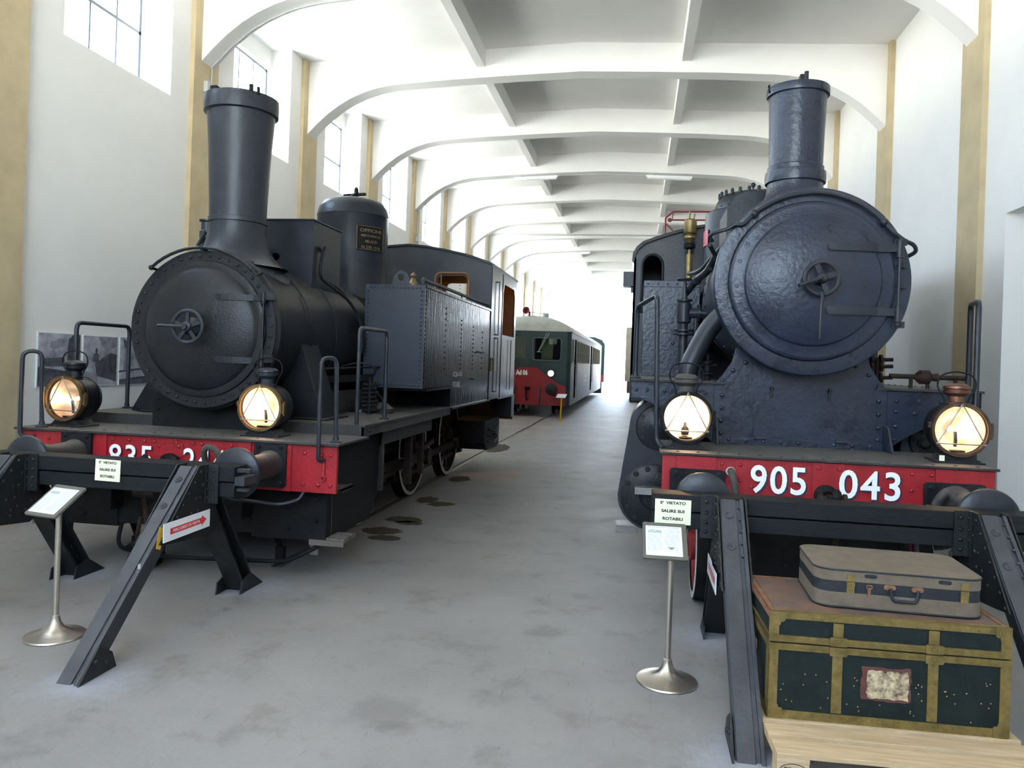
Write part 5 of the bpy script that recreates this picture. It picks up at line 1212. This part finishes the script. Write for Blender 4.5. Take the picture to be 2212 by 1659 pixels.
b = MB(); tb(b, -e*.6, .026, 0, TD, TH, TH+e*.6); tb(b, TW-.026, TW+e*.6, 0, TD, TH, TH+e*.6); tb(b, 0, TW, TD-.026, TD+e*.6, TH, TH+e*.6); tb(b, -e, 0, -e, TD, TH-.03, TH+e*.6); tb(b, -e, 0, 0, TD, ZL+.006, ZL+.03); tb(b, TW, TW+e, 0, TD, TH-.03, TH+e*.6); b.build('lid_edging', 'rustedge', lid)
for z0, m_ in ((ZL-.036, body), (ZL+.004, lid)):
    b = MB(); tb(b, -e, TW+e, -.011, 0, z0, z0+.032)
    for k in range(3): tb(b, -e, TW+e, -.0135, -.010, z0+.005+k*.010, z0+.009+k*.010)
    for i in range(3): tb(b, -e, 0, 0, TD, z0, z0+.032)
    b.build('seam_moulding', 'olivebrass', m_)
for u in (.324, .769):
    b = MB(); b.prism(rrect(u-.042, u+.042, ZL-.045, ZL-.003, .008), to-tv*.020, tu, Vector((0,0,1)), tv, .012); b.prism(rrect(u-.042, u+.042, ZL+.003, ZL+.045, .008), to-tv*.020, tu, Vector((0,0,1)), tv, .012)
    for q in (ZL-.024, ZL+.024): b.prism([rrect(u-.016, u+.016, q-.012, q+.012, .002), rrect(u-.011, u+.011, q-.008, q+.008, .002)], to-tv*.024, tu, Vector((0,0,1)), tv, .005)
    b.build('latch', 'olivebrass', t)
b = MB(); rnd = random.Random(5)
def rag(u0, u1, z0, z1):
    pts = []
    for (a, c), (d_, f_) in (((u0,z0),(u1,z0)),((u1,z0),(u1,z1)),((u1,z1),(u0,z1)),((u0,z1),(u0,z0))):
        for k in range(9): q = k/9; pts.append((a+(d_-a)*q+rnd.uniform(-.005,.005), c+(f_-c)*q+rnd.uniform(-.005,.005)))
    return pts
b.prism(rag(.44, .67, .125, .29), to-tv*.0012, tu, Vector((0,0,1)), tv, .0012); lb = b.build('torn_label', 'labelred', body)
b = MB(); b.prism(rag(.466, .660, .135, .272), to-tv*.0022, tu, Vector((0,0,1)), tv, .0010); b.build('label_paper', 'label', lb)
b = MB()
for i in range(60):
    u = rnd.uniform(.06, TW-.06); z = rnd.uniform(.06, .26)
    if .29 < u < .36 or .735 < u < .805 or (.42 < u < .69 and z > .11): continue
    b.rivet(to+tu*u-tv*.0003+Vector((0,0,z)), -tv, .0035, .001)
b.build('nail_heads', 'pinedark', body)
b = MB(); b.box(to-tu*.012+tv*.33+Vector((0,0,.26)), (.012,.10,.05), R=TZ); b.tube([to-tu*.02+tv*.28+Vector((0,0,.25)), to-tu*.035+tv*.29+Vector((0,0,.20)), to-tu*.035+tv*.37+Vector((0,0,.20)), to-tu*.02+tv*.38+Vector((0,0,.25))], .008, 8); b.build('side_handle', 'caseleather', body)

SR = radians(-1.5); sc = Vector((1.335, 4.395, .144+TH+.0065)); su = Vector((cos(SR), sin(SR), 0)); sv = Vector((-sin(SR), cos(SR), 0))
t = thing('suitcase', 'dusty grey-brown suitcase lying on top of the green trunk', 'suitcase', tuple(sc))
def slab(mb, w, d, r, z0, z1, inset=0):
    return mb.prism(rrect(-w/2+inset, w/2-inset, -d/2+inset, d/2-inset, r-inset if r > inset else r, 10), sc+Vector((0,0,z0)), su, sv, (0,0,1), z1-z0)
b = MB(); slab(b, .80, .53, .085, 0, .078); lo_ = b.build('lower_shell', 'case', t, bevel=.006)
b = MB(); slab(b, .795, .525, .083, .078, .135); b.build('band', 'caseband', lo_)
b = MB(); slab(b, .80, .53, .085, .135, .198); up_ = b.build('upper_shell', 'case', t, bevel=.008)
for z, par in ((.005, lo_), (.192, up_)):
    b = MB(); b.tube([sc+su*a+sv*c+Vector((0,0,z)) for a, c in rrect(-.401, .401, -.2665, .2665, .087, 10)], .0045, 8, closed=True); b.build('piping', 'caseband', par)
def onf(u, z, out=.0): return sc+su*u-sv*(.265+out)+Vector((0,0,z))
for u in (-.23, .30):
    b = MB(); b.box(onf(u,.105,.003), (.036,.008,.056), rz=SR); b.box(onf(u,.155,.003), (.034,.008,.034), rz=SR); b.box(onf(u,.125,.008), (.038,.006,.02), rz=SR); b.cyl(onf(u,.095,.006), onf(u,.095,.012), .005, n=8); b.build('latch', 'olivebrass', t)
for u in (-.135, .21):
    b = MB(); b.prism(rrect(-.03,.03,-.009,.009,.0085), onf(u,.170,.004), su, (0,0,1), sv, .006)
    for k in (-1, 1): b.rivet(onf(u+k*.022,.170,.004), -sv, .003)
    b.build('hinge_plate', 'caseband', t)
b = MB()
for u in (-.045, .085): b.prism(rrect(-.028,.028,-.012,.012,.011), onf(u,.122,.005), su, (0,0,1), sv, .006); b.cyl(onf(u,.122,.004), onf(u,.122,.018), .010, n=10)
b.build('handle_mount', 'rustedge', t)
b = MB(); b.tube(bent([onf(-.045,.122,.016), onf(-.040,.084,.022), onf(-.03,.062,.024), onf(.07,.062,.024), onf(.080,.084,.022), onf(.085,.122,.016)], .015), .0085, 12); b.build('handle', 'caseband', t)
b = MB(); b.prism([rrect(-.014,.014,-.010,.010,.003), rrect(-.009,.009,-.006,.006,.002)], onf(-.142,.118,.010), su, (0,0,1), sv, .005); b.box(onf(-.142,.118,.009), (.003,.004,.016), rz=SR); b.box(onf(-.142,.088,.004), (.014,.006,.05), rz=SR); b.build('strap_buckle', 'rustedge', t)

# ================================================================== green and red railcar
RX = -3.79; rr_ = lambda a: RX+a
RC = thing('railcar', 'dark green railcar with red front and the letters Ad 06, behind the tank locomotive', 'railcar', (RX, 26.3, 0))
YR0, YR1 = 26.3, 47.5; HW = 1.475
def fp(z0, z1, r=.16, y0=YR0, y1=YR1, hw=HW): return rrect(-hw, hw, y0, y1, r, 6)
gw = [rrect(-1.12,-.14,1.96,2.72,.09), rrect(.14,1.12,1.96,2.72,.09)]
b = MB(); b.prism([[(-1.32,.40),(1.32,.40),(1.32,2.97),(-1.32,2.97)]]+gw, (RX, YR0, 0), (1,0,0), (0,0,1), (0,1,0), .03)
b.build('front_end', 'green', RC)
for s in (-1, 1):
    b = MB()
    cp = [(s*1.32, YR0)]+[(s*(1.32+.155*sin(a)), YR0+.155*(1-cos(a))) for a in [pi/2*i/6 for i in range(1,7)]]
    for (xa, ya), (xb, yb) in zip(cp, cp[1:]): b.add([(RX+xa,ya,.40),(RX+xb,yb,.40),(RX+xb,yb,2.97),(RX+xa,ya,2.97)], [(0,1,2,3)])
    b.build('corner_post', 'green', RC)
swoop = [(0,1.70),(.30,1.70),(.42,1.60),(.60,1.47),(.85,1.31),(1.1,1.16),(1.32,1.06)]
b = MB(); b.prism([(-a, z) for a, z in swoop[::-1]]+swoop+[(1.32,.40),(-1.32,.40)], (RX, YR0-.006, 0), (1,0,0), (0,0,1), (0,1,0), .006)
for z in (.78, 1.06): b.bb(rr_(-1.32), rr_(1.32), YR0-.012, YR0-.006, z-.008, z+.008)
b.build('front_red_panel', 'railred', RC)
# side, with window band
for s in (-1, 1):
    ws = [(26.75,27.25)]+[(29.0+i*1.05, 29.62+i*1.05) for i in range(7)]+[(38.6+i*1.05, 39.2+i*1.05) for i in range(7)]
    holes = [rrect(a, c, 1.90, 2.72, .06, 3) for a, c in ws]+[[(27.75,.62),(28.45,.62),(28.45,2.75),(27.75,2.75)], [(37.0,.62),(38.1,.62),(38.1,2.75),(37.0,2.75)]]
    b = MB(); b.prism([[(YR0+.155,.42),(YR1,.42),(YR1,2.97),(YR0+.155,2.97)]]+holes, (rr_(s*(HW-.02)), 0, 0), (0,1,0), (0,0,1), (s,0,0), .02)
    b.bb(rr_(s*HW), rr_(s*(HW+.012)), YR0+.16, YR1, 1.80, 1.815); b.bb(rr_(s*HW), rr_(s*(HW+.012)), YR0+.16, YR1, 2.93, 2.97)
    sd_ = b.build('side_wall', 'aluside', RC)
    for a, c in ws:
        w = MB(); w.bb(rr_(s*(HW-.045)), rr_(s*(HW-.035)), a, c, 1.90, 2.72); pn = w.build('side_window', 'darkglass', sd_)
        w = MB(); w.tube([(rr_(s*(HW+.004)), y, z) for y, z in rrect(a, c, 1.90, 2.72, .06, 3)], .018, 6, closed=True); w.bb(rr_(s*(HW-.03)), rr_(s*(HW-.01)), a, c, 2.30, 2.33); w.build('window_frame', 'roofgrey', pn)
    for a, c in ((27.75,28.45),(37.0,38.1)):
        w = MB(); w.bb(rr_(s*(HW-.09)), rr_(s*(HW-.07)), a, c, .62, 2.75); dd = w.build('side_door', 'green', sd_)
        w = MB(); w.cyl((rr_(s*(HW+.03)),c+.06,1.0),(rr_(s*(HW+.03)),c+.06,2.2), .015, n=8); w.build('door_rail', 'steel', dd)
b = MB(); b.bb(rr_(-1.44), rr_(1.44), YR1-.05, YR1, .42, 2.97); b.bb(rr_(-1.40), rr_(1.40), YR0+.1, YR1-.05, .40, .50); b.build('body_floor', 'green', RC)
b = MB(); prf = [(-1.49,2.96),(-1.47,3.02),(-1.3,3.18),(-1.0,3.36),(-.6,3.50),(0,3.57),(.6,3.50),(1.0,3.36),(1.3,3.18),(1.47,3.02),(1.49,2.96)]
sts = [(26.29,.0,.985),(26.33,.35,.99),(26.45,.66,.995),(26.7,.86,1.),(27.2,.97,1.),(28.0,1.,1.),(47.5,1.,1.)]
n = len(prf); V_ = []
for y, kz, kx in sts: V_ += [(RX+x*kx, y, 2.96+(z-2.96)*kz) for x, z in prf]
F_ = [(i*n+j, i*n+j+1, (i+1)*n+j+1, (i+1)*n+j) for i in range(len(sts)-1) for j in range(n-1)]+[tuple(range((len(sts)-1)*n, len(sts)*n))]
b.add(V_, F_); b.build('roof', 'roofgrey', RC, sharp=60)
for q, cu in zip(gw, (('curtain', (-.75,-.2)), ('curtain', (.40,.80)))):
    b = MB(); b.prism(q, (RX, YR0+.04, 0), (1,0,0), (0,0,1), (0,1,0), .006); g = b.build('windscreen', 'pane', RC)
    b = MB(); b.tube([(RX+a, YR0-.004, z) for a, z in q], .016, 6, closed=True); b.build('windscreen_seal', 'greenlight', g)
    b = MB(); b.bb(rr_(cu[1][0]), rr_(cu[1][1]), YR0+.35, YR0+.37, 2.0, 2.75); b.build('cab_blind', cu[0], g)
b = MB(); b.bb(rr_(-1.3), rr_(1.3), YR0+1.5, YR0+1.52, .6, 2.9); b.bb(rr_(-1.25), rr_(1.25), YR0+.05, YR0+.5, 1.80, 1.93); b.build('cab_partition', 'dark', RC)
for s in (-1, 1):
    b = MB(); b.lathe([(0,.02),(.10,.02),(.125,.015),(.13,-.02),(.13,-.05)], (rr_(s*.80), YR0-.03, 1.51), FY, 24); h = b.build('headlight', 'green', RC)
    b = MB(); b.lathe([(0,.03),(.06,.028),(.10,.021),(.10,.015)], (rr_(s*.80), YR0-.03, 1.51), FY, 24); b.build('headlight_lens', 'lampwarm', h)
    b = MB(); b.lathe([(.12,0),(.12,.25),(.10,.40)], (rr_(s*.87), YR0, .98), FY, 20); b.lathe([(0,.47),(.16,.455),(.20,.43),(.20,.40),(0,.39)], (rr_(s*.87), YR0, .98), FY, 28); b.build('buffer', 'dusty', RC)
    b = MB(); b.tube(smooth_path([(rr_(s*.42),YR0-.02,1.02),(rr_(s*.44),YR0-.12,.95),(rr_(s*.44),YR0-.12,.6),(rr_(s*.42),YR0-.08,.42)],4), .03, 8); b.build('brake_hose', 'rubber', RC)
b = MB(); b.box((rr_(0),YR0-.05,.97),(.18,.10,.10)); b.tube([(rr_(0),YR0-.1,.97),(rr_(0),YR0-.3,.97),(rr_(0),YR0-.33,.75),(rr_(.03),YR0-.30,.55)], .03, 8); b.build('draw_hook', 'dark', RC)
b = MB(); put_text(b, 'Ad 06', (-4.22, YR0-.0085, 1.415), (1,0,0), (0,0,1), .2, width=.42, height=.19, bold=.014); b.build('lettering', 'white', RC, normals=False)
b = MB(); b.tube([(rr_(.62),YR0-.03,2.90),(rr_(.34),YR0-.04,2.25)], .009, 6); b.tube([(rr_(.70),YR0-.03,2.90),(rr_(.36),YR0-.04,2.25)], .009, 6); b.bar((rr_(.28),YR0-.03,2.24),(rr_(.44),YR0-.03,2.24), .02, .02); b.build('wiper', 'roofgrey', RC)
b = MB(); b.lathe([(.03,0),(.04,.15),(.10,.30),(.13,.33),(.11,.33),(.03,.2),(0,.2)], (rr_(-.12), 27.0, 3.66), (-.25,-1,.1), 20); b.cyl((rr_(-.12),27.0,3.5),(rr_(-.12),27.0,3.66), .04, n=8); b.tube([(rr_(-.12),27.0,3.66),(rr_(.4),27.3,3.60)], .01, 6); b.build('horn', 'vermilion', RC)
b = MB(); b.lathe([(0,.16),(.10,.16),(.10,0)], (rr_(.45), 27.2, 3.48), (0,0,1), 16); b.build('roof_vent', 'galv', RC)
for y in (28.6, 30.6, 43.0, 45.0):
    for s in (-1, 1): spoked_wheel(RC, rr_(s*.785), y, .46, s, nsp=8, rim='dark', centre='dark')
for y0 in (28.0, 42.4):
    b = MB()
    for s in (-1, 1): b.bb(rr_(s*.85), rr_(s*.95), y0, y0+3.2, .3, .6)
    b.bb(rr_(-.95), rr_(.95), y0+1.4, y0+1.8, .25, .5)
    b.build('bogie_frame', 'dark', RC)
b = MB(); 
for z, w_ in ((1.32,.7),(1.12,.9)):
    put_text(b, 'Ad 06' if z > 1.2 else 'DL Milano', (rr_(HW+.004), 33.2, z), (0,1,0), (0,0,1), .1, width=w_, height=.09)
b.build('side_lettering', 'greyink', RC, normals=False)

# locomotive beyond the railcar, outside
t = thing('shunting_locomotive', 'dark green vehicle end with an orange buffer beam standing beyond the railcar', 'locomotive', (-3.75, 50.5, 0))
b = MB(); b.prism([(-1.5,1.2),(1.5,1.2),(1.5,3.2),(1.3,3.5),(.8,3.68),(-.8,3.68),(-1.3,3.5),(-1.5,3.2)], (-3.75, 50.5, 0), (1,0,0), (0,0,1), (0,1,0), 6.); b.build('body', 'green', t, bevel=.03)
b = MB(); b.bb(-5.15, -2.25, 50.4, 56.6, .75, 1.2); b.build('buffer_beam', 'vermilion', t)
b = MB(); b.bb(-5.0, -2.4, 50.6, 56.4, .0, .75); b.build('underframe', 'dark', t)
for y in (51.2, 53.5, 55.4): b = MB(); b.bb(-2.26, -2.235, y, y+.8, 2.2, 3.0); b.build('side_window', 'roofgrey', t)
# wagons and electric locomotive behind the 905
t = thing('electric_locomotive', 'brown electric locomotive with a red pantograph, mostly hidden behind the 905 cab', 'locomotive', (1.35, 15, 0))
b = MB(); b.prism([(-1.52,1.15),(1.52,1.15),(1.52,3.3),(1.35,3.6),(.8,3.78),(-.8,3.78),(-1.35,3.6),(-1.52,3.3)], (1.35, 15.2, 0), (1,0,0), (0,0,1), (0,1,0), 9.5); b.build('body', 'slate2', t, bevel=.03)
b = MB(); b.bb(0, 2.7, 15.4, 24.4, .35, 1.15); b.build('underframe', 'dark', t)
for y in (16.4, 18.9, 21.0, 23.4): b = MB(); b.cyl((.55,y,.5),(.68,y,.5), .5, n=32); b.cyl((2.02,y,.5),(2.15,y,.5), .5, n=32); b.build('wheel_pair', 'dark', t)
b = MB(); fr = bent([(.52,17,3.78),(.46,17,4.7),(.46,17,5.12),(.62,17,5.25),(2.05,17,5.25),(2.2,17,5.12),(2.2,17,4.7),(2.14,17,3.78)], .04)
b.tube(fr, .020, 8); b.tube([(.50,17,5.07),(2.16,17,5.07)], .018, 8); b.tube([(.62,17,5.25),(.60,17,5.07)], .012, 6); b.sph((.55,17,5.07), .05, 8); b.tube([(.46,17,5.0),(.95,17,4.5),(1.3,17,3.78)], .016, 6); b.tube([(2.2,17,5.0),(1.7,17,4.5),(1.35,17,3.78)], .016, 6); b.build('pantograph', 'vermilion', t)
t = thing('goods_wagon', 'cream boarded wagon seen past the cab of the 905 toward the bright doorway', 'wagon', (.78, 40, 0))
b = MB(); b.bb(-.70, 2.26, 40, 48.5, 1.05, 3.85)
for i in range(12): b.bb(-.72, -.70, 40.05+i*.72, 40.6+i*.72, 1.1, 3.8)
b.build('boarded_body', 'wagon', t)
for y in (41.2, 43.6, 46): b = MB(); b.bb(-.735, -.72, y, y+.12, 1.05, 3.85); b.build('frame_post', 'brown', t)
b = MB(); b.bb(-.6, 2.2, 40, 48.5, .45, 1.05); b.build('underframe', 'brown', t)
for y in (41.5, 46.5): b = MB(); b.cyl((.55,y,.48),(.70,y,.48), .48, n=24); b.cyl((1.9,y,.48),(2.05,y,.48), .48, n=24); b.build('wheel_pair', 'dark', t)

# ================================================================== things on walls and beams
def photo_print(label, y0, y1, z0, z1, seed, shapes):
    X = -6.398
    b = MB(); b.bb(X, X+.012, y0, y1, z0, z1); o = b.build('photo_print', 'paper', off=(X, (y0+y1)/2, z0)); tag(o, label, 'photograph', 'black and white photographs along the window wall')
    b = MB(); b.bb(X+.012, X+.0135, y0+.012, y1-.012, z0+.012, z1-.012); im = b.build('picture', 'photo', o)
    w = y1-y0; h = z1-z0
    for k, (m_, pts) in enumerate(shapes):
        b = MB(); b.prism([(y0+a*w, z0+c*h) for a, c in pts], (X+.0137+.0003*k, 0, 0), (0,1,0), (0,0,1), (1,0,0), .0003); b.build('picture_figure', m_, im)
    return o
photo_print('photograph of an old locomotive with bundled crates, partly behind the square grab rail', 7.295, 7.945, 1.405, 2.018, 1,
    [('photodark', [(.02,.02),(.98,.02),(.98,.22),(.62,.30),(.02,.38)]), ('photodark', [(.12,.38),(.62,.38),(.62,.52),(.55,.55),(.15,.53)]), ('photomid', [(.28,.72),(.40,.70),(.62,.76),(.66,.86),(.5,.9),(.38,.84),(.28,.82)]), ('photodark', [(.66,.30),(.98,.30),(.98,.97),(.80,.97),(.70,.88),(.68,.6)]), ('photomid', [(.30,.54),(.34,.54),(.37,.72),(.33,.72)])])
photo_print('photograph of a worker standing in steam beside machinery', 7.975, 8.585, 1.405, 2.012, 2,
    [('photodark', [(.40,.20),(.97,.08),(.97,.62),(.80,.66),(.62,.58),(.35,.45)]), ('photomid', [(.42,.97),(.97,.95),(.97,.78),(.7,.72),(.52,.80)]), ('photodark', [(.28,.48),(.31,.62),(.36,.66),(.34,.72),(.38,.75),(.42,.71),(.40,.66),(.46,.60),(.44,.46)]), ('photomid', [(.02,.02),(.45,.02),(.40,.25),(.02,.30)])])
photo_print('photograph of a man carrying a load, nearest the smokebox', 8.615, 9.26, 1.405, 2.012, 3,
    [('photodark', [(.0,.30),(.98,.38),(.98,.34),(.0,.26)]), ('photomid', [(.12,.32),(.17,.55),(.14,.72),(.2,.8),(.28,.7),(.24,.52),(.26,.32)]), ('photodark', [(.10,.95),(.26,.90),(.24,.74),(.14,.78)]), ('photodark', [(.02,.02),(.98,.02),(.98,.2),(.02,.12)])])
def fluor(label, x0, x1, y, z):
    t = thing('fluorescent_light', label, 'light fitting', ((x0+x1)/2, y, z), 'unlit fluorescent fittings under the roof beams')
    dz = (soff(x1-XC)-soff(x0-XC)); zz = lambda x: z+dz*(x-(x0+x1)/2)/(x1-x0)
    b = MB(); b.bar((x0,y,zz(x0)),(x1,y,zz(x1)), .10, .05); b.build('housing', 'tube', t)
    for s in (-1, 1): b = MB(); b.cyl((x0+.03,y+s*.05,zz(x0)-.045),(x1-.03,y+s*.05,zz(x1)-.045), .016, n=10); b.build('tube', 'tube', t)
    b = MB(); b.cyl((x0+.2,y,zz(x0+.2)),(x0+.2,y,soff(x0+.2-XC)+.02), .01, n=6); b.cyl((x1-.2,y,zz(x1-.2)),(x1-.2,y,soff(x1-.2-XC)+.02), .01, n=6); b.build('hanger', 'galv', t)
order = {4: 'fourth', 8: 'eighth', 12: 'last'}
for k in (4, 8, 12):
    y = YK(k)+.12
    for x0, nm in ((-3.58, 'on the window side'), (.016, 'on the plain wall side')):
        fluor('slim fluorescent fitting under the %s roof beam, %s' % (order[k], nm), x0, x0+1.2, y, soff(x0+.6-XC)-.075)
for k, nm in ((1, 'nearest'), (4, 'fourth'), (8, 'eighth')):
    y = YK(k)+.24; x1 = HALF if k == 1 else 5.1
    pts = [(XC+x, y, soff(x)-.02) for x in [-5.11+.3*i for i in range(int(9.9/.3) if k > 1 else 18)]]
    b = MB(); b.tube([(XL+.02, y, 5.75 if k == 1 else 5.3), (XL+.02, y, 5.98)]+pts, .011, 6)
    o = b.build('cable_conduit', 'galv', off=(XL, y, 5.8)); tag(o, 'thin grey conduit following the arch of the %s roof beam' % nm, 'conduit', 'thin conduits under the roof beams')
b = MB(); b.bb(XL, XL+.07, 10.14, 10.30, 5.60, 5.76); o = b.build('junction_box', 'plasticgrey', off=(XL, 10.2, 5.6), bevel=.006); tag(o, 'small grey junction box on the ochre pilaster left of the tall chimney', 'junction box')
b = MB(); b.bb(XL, XL+.07, 20.8, 20.95, 5.15, 5.30); o = b.build('junction_box', 'plasticgrey', off=(XL, 20.9, 5.15), bevel=.006); tag(o, 'small grey junction box on the pilaster by the fourth roof beam', 'junction box')
b = MB(); b.tube(bent([(XL+.03,31.25,4.9),(XL+.03,31.25,7.12),(XR-.03,31.25,7.12)], .1), .03, 8); o = b.build('cable_conduit', 'galv', off=(XL, 31.25, 5)); tag(o, 'straight grey conduit crossing the whole hall below the ceiling', 'conduit')

# oil stains
M_ = [(-2.62,8.55,.20,.16),(-2.52,8.40,.16,.10),(-2.68,7.93,.22,.16),(-2.53,7.62,.17,.12),(-2.70,9.85,.14,.22),(-2.46,9.62,.17,.16),(-2.72,11.75,.16,.28),(-2.95,16.2,.25,.8)]
for i, (x, y, a, c) in enumerate(M_):
    rnd = random.Random(i); b = MB(); n = 26
    pts = [(x+a*(1+rnd.uniform(-.18,.18))*cos(2*pi*k/n), y+c*(1+rnd.uniform(-.18,.18))*sin(2*pi*k/n)) for k in range(n)]
    b.prism(pts, (0,0,.0008), (1,0,0), (0,1,0), (0,0,1), .0012)
    o = b.build('oil_stain', 'oil', off=(x, y, 0)); tag(o, 'dark oil stain on the floor beside the wheels of the 835', 'stain', 'oil stains beside the tank locomotive')
